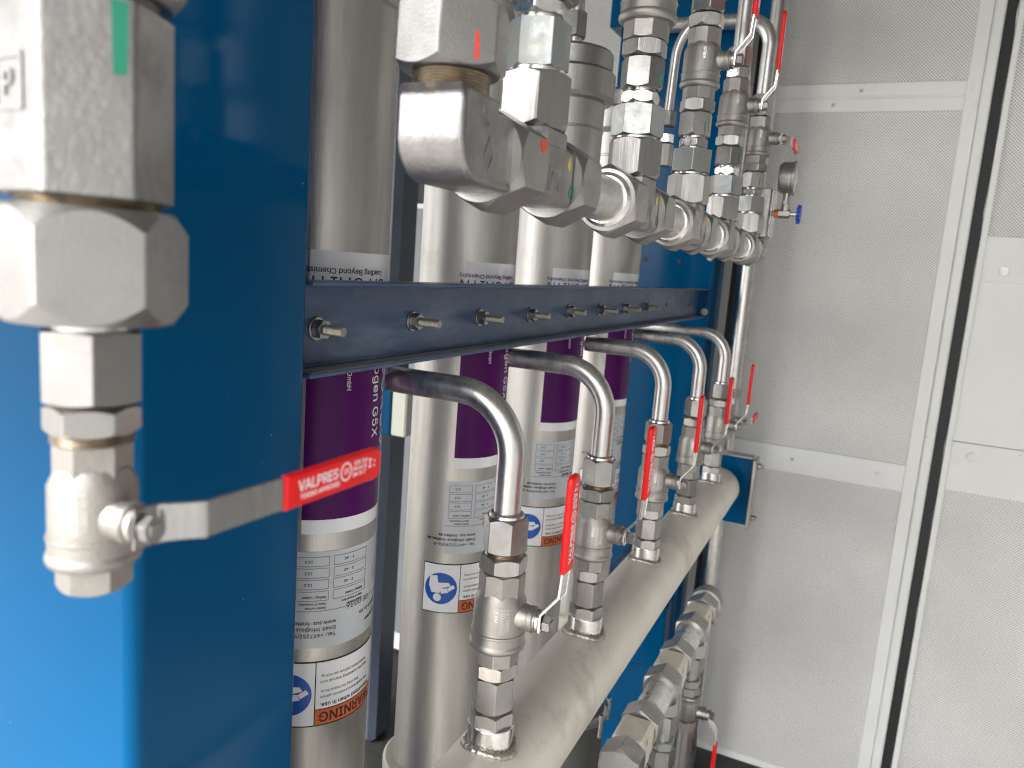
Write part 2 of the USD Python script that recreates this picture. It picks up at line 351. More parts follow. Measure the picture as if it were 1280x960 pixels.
# unseen roof and wall added to shade and bounce light, openings cut for reflections
M['shell_grey'] = paint('added_shell_paint', (0.27, 0.27, 0.265), 0.5, 0.08, 2, 0.1, 30)
roof = thing('added_roof', 'unseen pale grey roof added to shade the equipment', 'roof', (-0.7, 1.3, 1.30))
part(roof, 'roof_sheet', move(prism(sbox(-5.5, -1.52, 1.56, 2.60), 0.04), 0, 0, 1.30), 'shell_grey', 32, None, True)
side = thing('added_wall', 'unseen pale grey wall added for shade and reflections, with small openings', 'wall', (1.52, 1.0, -1.595))
wl = sbox(-2.2, -1.595, 2.60, 1.298)
for y0, y1, z0, z1 in ((2.14, 2.36, 0.60, 0.80), (2.22, 2.42, 0.30, 0.555), (2.28, 2.40, 0.83, 1.00)): wl = wl.difference(sbox(y0, z0, y1, z1))
wm = prism(wl, 0.04); vv = np.array(wm.vertices); wm.vertices = np.stack([1.50 + vv[:, 2], vv[:, 0], vv[:, 1]], 1)
part(side, 'wall_sheet', wm, 'shell_grey', 32, None, True)

# ------------------------------------------------------------------ blue frame posts
def post(name, label, x0, x1, y0, y1, z0, z1, r=0.011):
    t = thing(name, label, 'post', (0.5 * (x0 + x1), 0.5 * (y0 + y1), z0))
    sh = sbox(x0, y0, x1, y1).buffer(-r).buffer(r, quad_segs=8)
    part(t, 'post_body', move(prism(sh, z1 - z0), 0, 0, z0), 'blue', 40, None, True)
    return t
near_post = post('frame_post', 'wide blue enamelled steel frame post at left, behind the nearest valve', -0.98, -0.41, 0.323, 0.490, -1.588, 1.0)
far_post = post('frame_post', 'blue enamelled steel frame post at far end, beside the fourth column', -0.737, -0.402, 2.165, 2.335, -1.588, 1.2, 0.008)
for px, pz in ((-0.60, 0.045), (-0.50, 0.045)):
    part(far_post, 'rivet_hole', turn(move(rod(0.006, 0, 0.003, 16), 0, 0, 0), PI / 2, [1, 0, 0]).apply_translation([px, 2.165, pz]), 'black', 32, None, True)
for pz in (0.062, -0.09):
    b = turn(cat(rod(0.010, 0, 0.002, 20), hexa(0.014, 0.002, 0.009)), PI / 2, [1, 0, 0]); b.apply_translation([-0.415, 2.165, pz])
    part(far_post, 'screw', b, 'steel', 32, None, True)
cb = thing('cross_beam', 'blue horizontal beam high up in front of the far post', 'beam', (-0.5, 2.11, 0.62))
part(cb, 'beam_body', block(-0.735, -0.30, 2.06, 2.162, 0.655, 0.80, 0.003), 'blue', 32, None, True)
cb = thing('cross_beam', 'blue low beam near the floor by the far post', 'beam', (-0.5, 2.11, -1.1))
part(cb, 'beam_body', block(-0.735, -0.405, 2.06, 2.162, -1.13, -0.94, 0.003), 'blue', 32, None, True)
for bx in (-0.62, -0.52):
    bm = turn(cat(rod(0.012, 0, 0.003, 20), hexa(0.018, 0.003, 0.012)), PI / 2, [1, 0, 0]); bm.apply_translation([bx, 2.06, -1.0])
    part(cb, 'bolt', bm, 'bright', 32, None, True)

# ------------------------------------------------------------------ channel beam with its clamp bolts
beam = thing('channel_beam', 'dark blue steel channel beam with threaded bolts, crossing in front of the columns', 'beam', (-0.425, 1.325, -0.106))
for_web = block(-0.440, -0.436, 0.493, 2.160, -0.106, -0.0255, 0.0006)
part(beam, 'web', for_web, 'blue_beam', 32, None, True)
part(beam, 'top_flange', block(-0.4358, -0.410, 0.493, 2.160, -0.0292, -0.0252, 0.0008), 'blue_beam', 32, None, True)
part(beam, 'bottom_flange', block(-0.4358, -0.410, 0.493, 2.160, -0.1063, -0.1023, 0.0008), 'blue_beam', 32, None, True)
part(beam, 'root_fillet', block(-0.4357, -0.4325, 0.493, 2.160, -0.1022, -0.0990, 0.0014), 'blue_beam', 32, None, True)
part(beam, 'flange_light_film', block(-0.4322, -0.4110, 0.495, 2.158, -0.10215, -0.10175, 0), 'flange_light', 32, None, True)  # pale sheet paints the light lying on the flange top
def along_x(m, x, y, z):
    m = turn(m, PI / 2, [0, 1, 0]); m.apply_translation([x, y, z]); return m
for k in range(8):
    yb, zb = 0.529 + 0.1545 * k, -0.0675 + 0.0006 * ((k * 5) % 3 - 1)
    L = 0.031 + 0.004 * ((k * 3) % 4) / 3
    s = part(beam, 'bolt', along_x(threads(0.0048, 0.0, L, 0.0015, 0.0007, 24), -0.436, yb, zb), 'dark_bolt', 40, None, True)
    part(s, 'washer', along_x(rod(0.0108, 0, 0.0018, 28, 0.0004), -0.4359, yb, zb), 'steel', 32, None, True)
    part(s, 'nut', along_x(hexa(0.0182, 0.0020, 0.0105, 20 + 37 * k), -0.4359, yb, zb), 'steel_dark', 32, None, True)
part(beam, 'rivet_hole', along_x(rod(0.005, 0, 0.0008, 16), -0.4359, 1.80, -0.066), 'black', 32, None, True)

# ------------------------------------------------------------------ the four steel columns with their labels
CR = 0.0675
TH = [2.0, 0.0, -4.0, 2.0]       # each label sits a little differently
col_lab = ['brushed steel column nearest the camera, partly behind the printed red lever', 'brushed steel column with a blue reading pictogram fully in view', 'brushed steel column third in the row, behind the second bent pipe', 'brushed steel column farthest away, beside the blue far post']
def person_icon():
    disc = Point(0, 0).buffer(0.0235, 48)
    head = Point(0.0045, 0.0135).buffer(0.0058, 24)
    body = Polygon([(0.002, 0.006), (0.0125, 0.006), (0.0165, -0.004), (0.0155, -0.017), (0.0065, -0.0185), (0.0045, -0.008), (-0.0105, -0.0085), (-0.013, -0.005), (-0.002, -0.002)]).buffer(0.0008)
    book = unary_union([Polygon([(-0.0205, -0.0015), (-0.012, 0.004), (-0.009, -0.0005), (-0.0175, -0.0062)]), Polygon([(-0.0115, 0.0055), (-0.001, 0.0075), (0.001, 0.0), (-0.0085, -0.0008)])])
    return disc, unary_union([head, body, book])
for k in range(4):
    yk = 0.638 + 0.316 * k
    c = thing('steel_column', col_lab[k], 'column', (-0.52, yk, -0.80), 'steel adsorber columns behind the channel beam')
    Z = 0.80
    part(c, 'column_tube', rod(CR, 0.02, Z + 0.285, 96, 0.001), 'column', 32)
    part(c, 'foot_ring', lathe([(CR, 0.0), (CR + 0.014, 0.0), (CR + 0.016, 0.004), (CR + 0.016, 0.030), (CR + 0.012, 0.034), (CR, 0.034)], 80), 'box_cream', 40)
    part(c, 'weld_seam', lathe([(CR - 0.001, Z + 0.2335), (CR + 0.0011, Z + 0.236), (CR + 0.0011, Z + 0.2385), (CR - 0.001, Z + 0.241)], 80), 'steel_dark', 40)
    part(c, 'flange_ring', lathe([(CR - 0.004, Z + 0.280), (CR + 0.010, Z + 0.284), (CR + 0.0145, Z + 0.290), (CR + 0.0145, Z + 0.329), (CR + 0.012, Z + 0.332), (0, Z + 0.332)], 80), 'steel_dark', 35)
    part(c, 'end_cap', lathe([(CR + 0.004, Z + 0.331), (CR + 0.008, Z + 0.335), (CR + 0.008, Z + 0.362), (CR + 0.004, Z + 0.367), (0, Z + 0.368)], 80), 'steel', 35)
    o = TH[k]
    # --- big purple label, mounted upside down like everything on the columns
    L0, L1 = -63 + o, 92 + o
    lw = part(c, 'brand_label', patch(CR, L0, L1, Z - 0.2845, Z + 0.0005), 'label_white', 32, 'white and purple label, upside down')
    part(lw, 'purple_panel', patch(CR + 0.0004, L0, L1, Z - 0.2695, Z - 0.052, 0.0002), 'purple')
    part(lw, 'tagline', wrap(text('Leading Beyond Chemistry', 0.0052, 0.0002, True), CR + 0.0004, 6 + o, Z - 0.0160, PI), 'print_purple', False)
    part(lw, 'logo', wrap(text('CH UHITN', 0.0140, 0.0002), CR + 0.0004, 12 + o, Z - 0.0240, PI), 'print_purple', False)
    part(lw, 'product_name', wrap(text('Nitrogen G5X', 0.0118, 0.0002), CR + 0.0006, 2 + o, Z - 0.0860, -PI / 2), 'print_white', False)
    part(lw, 'maker_name', wrap(text('GmbH', 0.0048, 0.0002), CR + 0.0006, -29 + o, Z - 0.1170, -PI / 2), 'print_white', False)
    part(lw, 'company_name', wrap(text('CARBONUM', 0.0190, 0.0002), CR + 0.0006, 20 + o, Z - 0.0560, -PI / 2), 'print_white', False)
    # --- silver data plate
    ds = part(c, 'data_plate', patch(CR, -71 + o, 62 + o, Z - 0.4095, Z - 0.3035), 'label_silver', 32, 'silver data label, upside down')
    frames = []
    for (a0, a1) in ((-66, -38), (-34, 2)):
        for q in range(4):
            z1 = Z - 0.309 - 0.0125 * q; z0 = z1 - 0.0105
            for (b0, b1, c0, c1) in ((a0, a1, z1 - 0.0004, z1), (a0, a1, z0, z0 + 0.0004), (a0, a0 + 0.35, z0, z1), (a1 - 0.35, a1, z0, z1)):
                frames.append(patch(CR + 0.0004, b0 + o, b1 + o, c0, c1, 0.0002))
    frames.append(patch(CR + 0.0004, -70 + o, 20 + o, Z - 0.3685, Z - 0.3681, 0.0002))
    for (b0, b1, c0, c1) in ((18, 46, Z - 0.3500, Z - 0.3496), (18, 46, Z - 0.3372, Z - 0.3368), (18, 18.35, Z - 0.35, Z - 0.3368), (45.7, 46, Z - 0.35, Z - 0.3368)):
        frames.append(patch(CR + 0.0004, b0 + o, b1 + o, c0, c1, 0.0002))
    part(ds, 'table_lines', cat(*frames), 'print_black', False)
    lines = [('www.sus-bretten.de', 0.0040, -30, -0.3800), ('Email: info@sus-bretten.de', 0.0040, -30, -0.3868), ('Tel.: +497252/9396-0', 0.0040, -30, -0.3936), ('CE 0036', 0.0062, 9, -0.3655), ('Manufacturer:', 0.0036, 32, -0.3925), ('SUS GmbH & Co. KG', 0.0036, 36, -0.3800)]
    for a, q in ((-40, 0), (-2, 0)):
        lines += [('Rating / Lased', 0.0026, a, -0.3520), ('Date of inspection', 0.0024, a, -0.3595), ('Serial number', 0.0024, a, -0.3640)]
        for q in range(3): lines.append(('12.5' if a < -10 else '2 - 40', 0.0028, a - 12, -0.3130 - 0.0125 * q))
    part(ds, 'data_text', cat(*[wrap(text(s, h * 1.0, 0.0002, h < 0.005), CR + 0.0004, a + o, Z + z, PI) for s, h, a, z in lines]), 'print_black', False)
    # --- warning sticker
    s0, sd, s1 = -92 + o, -46.5 + o, 40 + o
    ws = part(c, 'warning_sticker', patch(CR, s0, s1, Z - 0.4990, Z - 0.4245), 'print_black', 32, 'white and orange WARNING sticker with blue pictogram, upside down')
    part(ws, 'pictogram_field', patch(CR + 0.0004, s0 + 1.0, sd - 0.5, Z - 0.4974, Z - 0.4261, 0.0002), 'label_white')
    part(ws, 'text_field', patch(CR + 0.0004, sd + 0.5, s1 - 1.0, Z - 0.4792, Z - 0.4261, 0.0002), 'label_white')
    part(ws, 'warning_field', patch(CR + 0.0004, sd + 0.5, s1 - 1.0, Z - 0.4974, Z - 0.4806, 0.0002), 'print_orange')
    wt = text('WARNING', 0.0108, 0.0002, True)
    part(ws, 'warning_word', wrap(wt, CR + 0.0006, sd + 3.5 + math.degrees(wt.bounds[1, 0] / CR), Z - 0.4836, PI), 'print_black', False)
    disc, icon = person_icon()
    pc = (s0 + sd) / 2
    part(ws, 'pictogram_disc', flatpoly_wrap(disc, CR + 0.0006, pc, Z - 0.4617, 0.0002, PI), 'print_blue')
    part(ws, 'reading_figure', flatpoly_wrap(icon, CR + 0.0008, pc, Z - 0.4617, 0.0002, PI), 'print_white')
    tl = [('Pressurized when in use.', 0.0044, -0.4730), ('This equipment produces gases', 0.0032, -0.4645), ('that may be hazardous.', 0.0032, -0.4580), ('Read the operating manual and', 0.0032, -0.4470), ('instructions before servicing.', 0.0032, -0.4405)]
    out = []
    for s, h, z in tl:
        mm = text(s, h, 0.0002, h > 0.004); wmm = mm.bounds[1, 0]
        out.append(wrap(mm, CR + 0.0006, sd + 4 + math.degrees(wmm / CR), Z + z, PI))
    part(ws, 'warning_text', cat(*out), 'print_black', False)
# rail that carries the columns
rail = thing('base_rail', 'dark blue base rail under the columns', 'beam', (-0.52, 1.2, -0.85))
part(rail, 'rail_body', block(-0.555, -0.470, 0.493, 2.158, -0.88, -0.802, 0.003), 'blue_beam', 32, None, True)

# ------------------------------------------------------------------ lower manifold
man = thing('manifold_pipe', 'thick beige stainless manifold pipe running away under five valves', 'pipe', (-0.306, 1.3, -0.614))
MR, MZ = 0.0545, -0.5605
VY = [0.679, 0.978, 1.303, 1.622, 1.930]
def along_y(m, x, y, z):
    m = turn(m, -PI / 2, [1, 0, 0]); m.apply_translation([x, y, z]); return m
prof = [(MR - 0.001, 0.0), (MR, 0.001)] + [(MR, 0.05 + 0.1 * i) for i in range(17)] + [(MR, 1.72)]
prof += [(MR * math.cos(a), 1.72 + MR * 0.55 * math.sin(a)) for a in np.linspace(0.1, PI / 2, 10)]
part(man, 'pipe_shell', along_y(lathe(prof, 96), -0.306, 0.36, MZ), 'pickled', 32, None, True)
part(man, 'end_weld', along_y(lathe([(MR - 0.001, 0), (MR + 0.0012, 0.002), (MR + 0.0012, 0.006), (MR - 0.001, 0.008)], 64), -0.306, 2.076, MZ), 'weld', 40, None, True)
for k, y in enumerate(VY):
    st = part(man, 'branch_stub', move(lathe([(0.0240, 0.0), (0.0248, 0.0), (0.0248, 0.044), (0.0240, 0.0452), (0.0205, 0.0452)], 56), -0.306, y, -0.5285), 'bright', 35, None, True)
    # weld bead that follows the saddle of the big pipe
    a = np.linspace(0, 2 * PI, 73)[:-1]; ring = []
    for q in a:
        dx = 0.0268 * math.cos(q); ring.append([-0.306 + dx, y + 0.0268 * math.sin(q), MZ + math.sqrt(MR ** 2 - dx ** 2) + 0.0012])
    ring = np.array(ring); v = []; f = []; sg = 8
    for i in range(72):
        rr = 0.0046 + 0.0009 * math.sin(i * 2.1 + k); ca, sa = math.cos(a[i]), math.sin(a[i])
        for j in range(sg):
            b = 2 * PI * j / sg; v.append(ring[i] + rr * (math.cos(b) * np.array([ca, sa, 0]) + math.sin(b) * np.array([0, 0, 1.0])))
    for i in range(72):
        for j in range(sg):
            A, B, C, D = i * sg + j, ((i + 1) % 72) * sg + j, ((i + 1) % 72) * sg + (j + 1) % sg, i * sg + (j + 1) % sg
            f += [[A, B, C], [A, C, D]]
    bm = trimesh.Trimesh(np.array(v), f, process=False); trimesh.repair.fix_normals(bm)
    part(st, 'weld_bead', bm, 'weld', True, None, True)
br = thing('end_bracket', 'blue bracket plate with two bolts at the far end of the thick manifold', 'bracket', (-0.26, 2.15, -0.66))
part(br, 'bracket_plate', block(-0.395, -0.228, 2.128, 2.140, -0.668, -0.478, 0.002), 'blue', 32, None, True)
part(br, 'edge_strip', block(-0.226, -0.216, 2.100, 2.160, -0.672, -0.474, 0.002), 'steel_dark', 32, None, True)
part(br, 'top_strip', block(-0.395, -0.228, 2.110, 2.150, -0.4755, -0.4700, 0.001), 'steel_dark', 32, None, True)
for z in (-0.495, -0.643):
    part(br, 'bolt', along_x(cat(rod(0.010, 0, 0.002, 20), hexa(0.016, 0.002, 0.010), rod(0.005, 0.010, 0.016, 16)), -0.2158, 2.13, z), 'steel', 32, None, True)

# ------------------------------------------------------------------ ball valves
def ball_valve(name, label, loc, group, s=1.0, lever_up=True, fancy=True, rot=None, corner=18, lever_len=1.0, body='cast', n=8, g_at=0.0595, gw=1.0, lever_mat='bright', zs=0.056):
    """Ball valve standing on its lower end; the stem looks along +X. The lever points up, or along +Y when closed. s: size (1 = 100 mm tall)."""
    t = thing(name, label, 'valve', loc, group, rot)
    S = lambda m: tm(m).copy().apply_scale(s)
    prof = [(0.0220, 0.0165), (0.0272, 0.0175), (0.0290, 0.0192), (0.0297, 0.0215), (0.0294, 0.0238), (0.0285, 0.0252), (0.0281, 0.0262), (0.0281, 0.0340), (0.0287, 0.0346), (0.0290, 0.0358), (0.0287, 0.0370), (0.0277, 0.0376), (0.0275, 0.0690), (0.0222, 0.0805)]
    bd = part(t, 'valve_body', S(lathe(prof, 64)), body, 30)
    part(t, 'lower_socket', S(hexa(0.0478, 0.0, 0.0200, corner, n, 0.0, 0.35)), body, 30)
    part(t, 'upper_socket', S(hexa(0.0488, 0.0690, 0.1003, corner + 8, n, 0.35, 0.0)), body, 30)
    if fancy:
        em = []
        for sgn, txt, a, h in ((1, 'VALPRES', -52, 0.0042), (1, '1000WOG', -63, 0.0040), (1, 'CF8M', -76, 0.0040)):
            em.append(wrap(text(txt, h, 0.0005, False), 0.0274, a, 0.0700, -PI / 2))
        em.append(wrap(text('1"', 0.0048, 0.0005, True), 0.0272, -68, 0.0310))
        part(bd, 'embossing', S(cat(*em)), 'bright', False)
    st = part(t, 'stem_boss', S(along_x(lathe([(0.0145, 0.0), (0.0135, 0.008), (0.0130, 0.0090), (0.0130, 0.0135), (0.0137, 0.0142), (0.0137, 0.0190), (0.0130, 0.0197), (0.0118, 0.0198), (0.0118, 0.0222)], 40), 0.0215, 0, zs)), body, 30)
    part(st, 'gland_washer', S(along_x(lathe([(0.0100, 0), (0.0122, 0.0005), (0.0122, 0.0030), (0.0095, 0.0036)], 36), 0.0440, 0, zs)), 'bright', 30)
    part(st, 'stem_nut', S(along_x(hexa(0.0182, 0.0, 0.0082, 10, 6, 0.35, 0.2, 0.0052), 0.0510, 0, zs)), 'steel', 30)
    part(st, 'stem_tip', S(along_x(threads(0.0052, 0, 0.0125, 0.0013, 0.0005, 28), 0.0485, 0, zs)), 'steel', 40)
    # the lever: flat strip that starts under the nut, joggles outwards and runs on
    LX = lambda a, z: (a, 0.0, zs + z)
    path = dense(fillet([LX(0.0490, -0.0085), LX(0.0490, 0.0100), LX(0.0670, 0.0330), LX(0.0690, g_at + 0.005)], [0.006, 0.008], 6), 0.004)
    wdt = [gw * (0.0105 - 0.0006 * min(1, max(0, (p[2] - zs) / 0.02))) for p in path]
    lv = strip(path, wdt, 0.0032, (0, 1.0, 0))
    Lg = 0.100 * lever_len
    g0 = zs + g_at; x0 = 0.0690
    gs = affinity.scale(Polygon([(-0.0106, 0.0), (0.0106, 0.0), (0.0112, Lg - 0.010), (0.0100, Lg - 0.003), (0.0065, Lg), (-0.0065, Lg), (-0.0100, Lg - 0.003), (-0.0112, Lg - 0.010)]), gw, 1.0, origin=(0, 0))
    core = [prism(gs.buffer(-d), 0.0001).apply_translation([0, 0, zz]) for d, zz in ((0.0018, 0.0), (0.0004, 0.0012), (0.0, 0.0022), (0.0, 0.0050), (0.0004, 0.0060), (0.0018, 0.0072))]
    gv = trimesh.convex.convex_hull(np.vstack([m.vertices for m in core]))
    gv = np.array(gv.vertices); grip = trimesh.convex.convex_hull(np.stack([x0 - 0.0036 + gv[:, 2], gv[:, 0], g0 + gv[:, 1]], 1))
    tx = cat(move(text('VALPRES', 0.0066, 0.0003, True), 0.010, -0.0010), move(text('TORINO APPROVED', 0.0030, 0.0003, True), 0.012, -0.0062))
    ringp = Point(0.0585, 0.0015).buffer(0.0062, 24).difference(Point(0.0585, 0.0015).buffer(0.0050, 24))
    tx = cat(tx, prism(ringp, 0.0003), move(text('25', 0.0034, 0.0003, True), 0.0556, 0), move(text('AISI 316', 0.0026, 0.0003, True), 0.0670, 0.0040), move(text('PN 64 CE', 0.0026, 0.0003, True), 0.0660, 0.0002), move(text('DN 25 1"', 0.0026, 0.0003, True), 0.0660, -0.0036), move(text('I :', 0.0060, 0.0003, True), 0.0840, -0.001))
    tx = tx.apply_scale([Lg / 0.1, gw, 1])
    lever = [lv, grip]
    lab = on_x(tx, x0 + 0.0036, 0, g0, PI / 2)
    if not lever_up:
        rotm = lambda m: turn(m, -PI / 2, [1, 0, 0], (0, 0, zs))
        lv, grip = rotm(lv), rotm(grip)
        lab = rotm(on_x(tx, x0 + 0.0036, 0, g0, PI / 2))
    lp = part(t, 'lever', S(lv), lever_mat, 40)
    gp = part(lp, 'grip', S(grip), 'red', 30)
    if fancy: part(lp, 'grip_print', S(lab), 'print_white', False)
    return t
gl = 'ball valves standing on the thick manifold'
low_names = ['ball valve on the lower manifold with the largest upright red lever', 'ball valve second along the lower manifold, its lever before the third valve', 'ball valve in the middle of the five on the lower manifold', 'ball valve fourth along the lower manifold, in front of the last bent pipe', 'ball valve farthest away on the lower manifold, beside the blue end bracket']
v0 = ball_valve('ball_valve', low_names[0], (-0.306, VY[0], -0.4129), gl)
for k in range(1, 5): copy_of(v0, low_names[k], (-0.306, VY[k], -0.4129), gl, rot=(0, 0, (0, -2, 3, -3, 2)[k]))

# ------------------------------------------------------------------ fittings under and over the lower valves, bent pipes
order = ['nearest the camera', 'second from the camera', 'third from the camera', 'fourth from the camera', 'farthest from the camera']
def lower_fitting(k):
    a = [8, 14, 22, 3, 30][k]
    t = thing('nipple_fitting', f'steel hexagon nipples under the lower ball valve {order[k]}', 'pipe fitting', (-0.306, VY[k], -0.4850), 'fittings between manifold stubs and valves')
    c = -66
    part(t, 'lock_nut', hexa(0.0482, 0.0, 0.0175, c + a + 4, 6, 0.3, 0.3), 'steel_v')
    part(t, 'hexagon_adapter', hexa(0.0448, 0.0192, 0.0556, c + a, 6, 0.22, 0.22), 'steel')
    part(t, 'lock_nut', hexa(0.0486, 0.0572, 0.0735, c + a + 7, 6, 0.3, 0.3), 'steel_v')
    part(t, 'thread', threads(0.0195, -0.0010, 0.0730, 0.0018, 0.0008), 'thread', 40)
def upper_fitting(k):
    a = [16, 40, 10, 25, 50][k]
    t = thing('compression_fitting', f'steel compression fitting over the lower ball valve {order[k]}', 'pipe fitting', (-0.306, VY[k], -0.3128), 'fittings between lower valves and bent pipes')
    c = -66
    part(t, 'hexagon_body', hexa(0.0510, 0.0008, 0.0180, c + a + 25, 6, 0.3, 0.3), 'steel_v')
    part(t, 'thread', threads(0.0200, 0.0, 0.0262, 0.0016, 0.0008), 'thread', 40)
    part(t, 'union_nut', hexa(0.0478, 0.0228, 0.0592, c + a, 6, 0.45, 0.25), 'steel')
    part(t, 'cutting_ring', lathe([(0.0185, 0.0585), (0.0180, 0.0620), (0.0150, 0.0640)], 40), 'bright', 40)
def bent_pipe(k):
    y = VY[k]
    t = thing('bent_pipe', f'polished bent steel pipe under the channel beam, {order[k]}', 'pipe', (-0.306, y, -0.256), 'bent pipes above the lower valves')
    x_in = -0.4545 if k < 4 else -0.62
    pts = dense(fillet([(x_in, y, -0.131), (-0.306, y, -0.131), (-0.306, y, -0.262)], 0.062, 22), 0.012)
    part(t, 'pipe_tube', tube(pts, 0.0140, 40), 'tube', 40, None, True)
for k in range(5): lower_fitting(k); upper_fitting(k); bent_pipe(k)
tip = thing('blue_clip', 'small blue plastic clip behind the first upright red lever', 'clip', (-0.338, 0.965, -0.300))
part(tip, 'clip_body', block(-0.340, -0.331, 0.948, 0.956, -0.3045, -0.2950, 0.001), 'blue_plastic', 32, None, True)

# ------------------------------------------------------------------ upper manifold of forged tees
TX, TZ = -0.240, 0.068
TY = [0.405, 0.525, 0.785, 1.045, 1.306, 1.600]
NUT = 0.0693
def hex_y(dia, y0, y1, top=0.35, bot=0.35):
    """Union nut whose axis runs along Y, one flat towards +X."""
    return along_y(hexa(dia, 0, y1 - y0, 30, 6, top, bot), TX, y0, TZ)
el = thing('elbow_fitting', 'big forged steel elbow starting the upper manifold, red marker line on its nut', 'pipe fitting', (TX, TY[0], 0.04))
def elbow_leg(y0, y1, z0, z1, R=0.026, e=0.0040, half=0.0228):
    """One leg of the forged elbow: a square bar with rounded edges whose outer heel is a big radius."""
    cy, cz = TY[0] - half + R, TZ - half + R
    heel = [(cy + R * math.cos(t), cz + R * math.sin(t)) for t in np.linspace(PI, 1.5 * PI, 12)]
    pf = Polygon(heel + [(y1, TZ - half), (y1, z1), (TY[0] - half, z1)])
    pts = []
    for q in np.linspace(0, PI / 2, 5):
        d, x = e * (1 - math.sin(q)), half - e * (1 - math.cos(q))
        c = np.array(pf.buffer(-d, join_style=2).exterior.coords)
        for sx in (-1, 1): pts.append(np.column_stack([np.full(len(c), TX + sx * x), c]))
    return m3.Manifold.hull_points(np.vstack(pts))
em = elbow_leg(0, TY[0] + 0.0228, 0, 0.0985) + elbow_leg(0, TY[0] + 0.046, 0, TZ + 0.0228)
eb = part(el, 'elbow_body', em, 'forged', 30, None, True)
part(eb, 'embossing', cat(on_x(text('25', 0.0075, 0.0006, True, True), TX + 0.0227, TY[0] + 0.004, 0.0850, -PI / 2), on_x(prism(Polygon([(0, 0.011), (0.006, 0), (0, -0.011), (-0.006, 0)]).difference(Polygon([(0, 0.0085), (0.0045, 0), (0, -0.0085), (-0.0045, 0)])), 0.0006), TX + 0.0227, TY[0] + 0.010, 0.0640)), 'forged', False, None, True)
part(el, 'thread', move(threads(0.0232, 0.0960, 0.1125, 0.0017, 0.0008, 56), TX, TY[0], 0), 'thread', 40, None, True)
n1 = part(el, 'union_nut', move(hexa(0.0680, 0.1078, 0.1462, -74, 6, 0.40, 0.40), TX, TY[0], 0), 'steel', 30, None, True)
def facet_mark(nut_ang, dia, n_index, dz0, dz1, off, wdt):
    """A thin marker stroke on a facet of an upright hexagon; returned about the nut axis."""
    a = math.radians(nut_ang + 30 + 60 * n_index); inr = dia / 2 * math.cos(PI / 6) + 0.00012
    pl = Polygon([(off - wdt * 0.35, dz1), (off + wdt * 0.25, dz1 - wdt * 0.4), (off + wdt * 0.5, dz0 + wdt), (off + wdt * 0.3, dz0), (off - wdt * 0.4, dz0 + wdt * 0.2), (off - wdt * 0.5, dz1 - wdt * 1.6)])
    m = prism(pl, 0.00022); v = np.array(m.vertices)
    m.vertices = np.stack([np.cos(a) * (inr + v[:, 2]) - np.sin(a) * v[:, 0], np.sin(a) * (inr + v[:, 2]) + np.cos(a) * v[:, 0], v[:, 1]], 1)
    return m
part(n1, 'marker_line', move(facet_mark(-74, 0.0680, 0, 0.1110, 0.1270, 0.0055, 0.0030), TX, TY[0], 0), 'mark_red', False, None, True)
part(el, 'riser_tube', move(rod(0.0208, 0.140, 0.42, 56), TX, TY[0], 0), 'tube', 35, None, True)
part(el, 'outlet_nut', hex_y(NUT, 0.4475, 0.4910, 0.4, 0.75), 'steel', 30, None, True)
part(el, 'marker_spot', on_x(prism(blot(0.0042, 1.3, 1.0), 0.0002), TX + NUT / 2 * math.cos(PI / 6) + 0.0001, 0.4800, TZ + 0.012), 'mark_red', False, None, True)

tee_lab = ['first', 'second', 'third', 'fourth', 'fifth']
for k in range(1, 6):
    y = TY[k]
    t = thing('tee_fitting', f'forged steel tee with union nuts, {tee_lab[k - 1]} along the upper manifold from the elbow', 'pipe fitting', (TX, y, 0.04), 'tees of the upper manifold')
    h = 0.0218
    bod = m3.Manifold.hull_points(np.array(block(TX - h, TX + h, y - 0.036, y + 0.036, TZ - h, TZ + h, 0.004).vertices)) + m3.Manifold.hull_points(np.array(block(TX - h + 0.0008, TX + h - 0.0008, y - 0.0215, y + 0.0215, TZ, TZ + 0.0335, 0.004).vertices))
    tb = part(t, 'tee_body', bod, 'forged', 30, None, True)
    part(tb, 'embossing', cat(on_x(text('D', 0.012, 0.0007, False, True), TX + h, y - 0.003, TZ - 0.004, PI / 2), on_x(prism(sbox(-0.010, -0.009, 0.010, 0.009).difference(sbox(-0.0088, -0.0078, 0.0088, 0.0078)), 0.0006), TX + h, y - 0.003, TZ - 0.004)), 'forged', False, None, True)
    part(t, 'thread', move(threads(0.0205, TZ + 0.028, TZ + 0.042, 0.0016, 0.0008), TX, y, 0), 'steel_dark', 40, None, True)
    if k > 1: part(t, 'union_nut', hex_y(NUT, y - 0.0800, y - 0.0345, 0.60, 0.45), 'steel', 30, None, True)
    part(t, 'union_nut', hex_y(NUT, y + 0.0345, y + 0.0790, 0.45, 0.75), 'steel', 30, None, True)
    part(t, 'cutting_ring', along_y(lathe([(0.0260, 0), (0.0255, 0.003), (0.0225, 0.0055)], 48), TX, y + 0.0785, TZ), 'bright', 35, None, True)
    if k > 1: part(t, 'cutting_ring', along_y(lathe([(0.0225, 0), (0.0255, 0.0025), (0.0260, 0.0055)], 48), TX, y - 0.0845, TZ), 'bright', 35, None, True)
    col = ('mark_yellow', 'mark_green')
    for q, (dy, dz) in enumerate(((0.024, 0.010), (0.030, -0.010))):
        part(t, 'marker_spot', on_x(prism(blot(0.0031, 0.9, 1.7), 0.0002), TX + h + 0.0001, y + dy, TZ + dz), col[q], False, None, True)
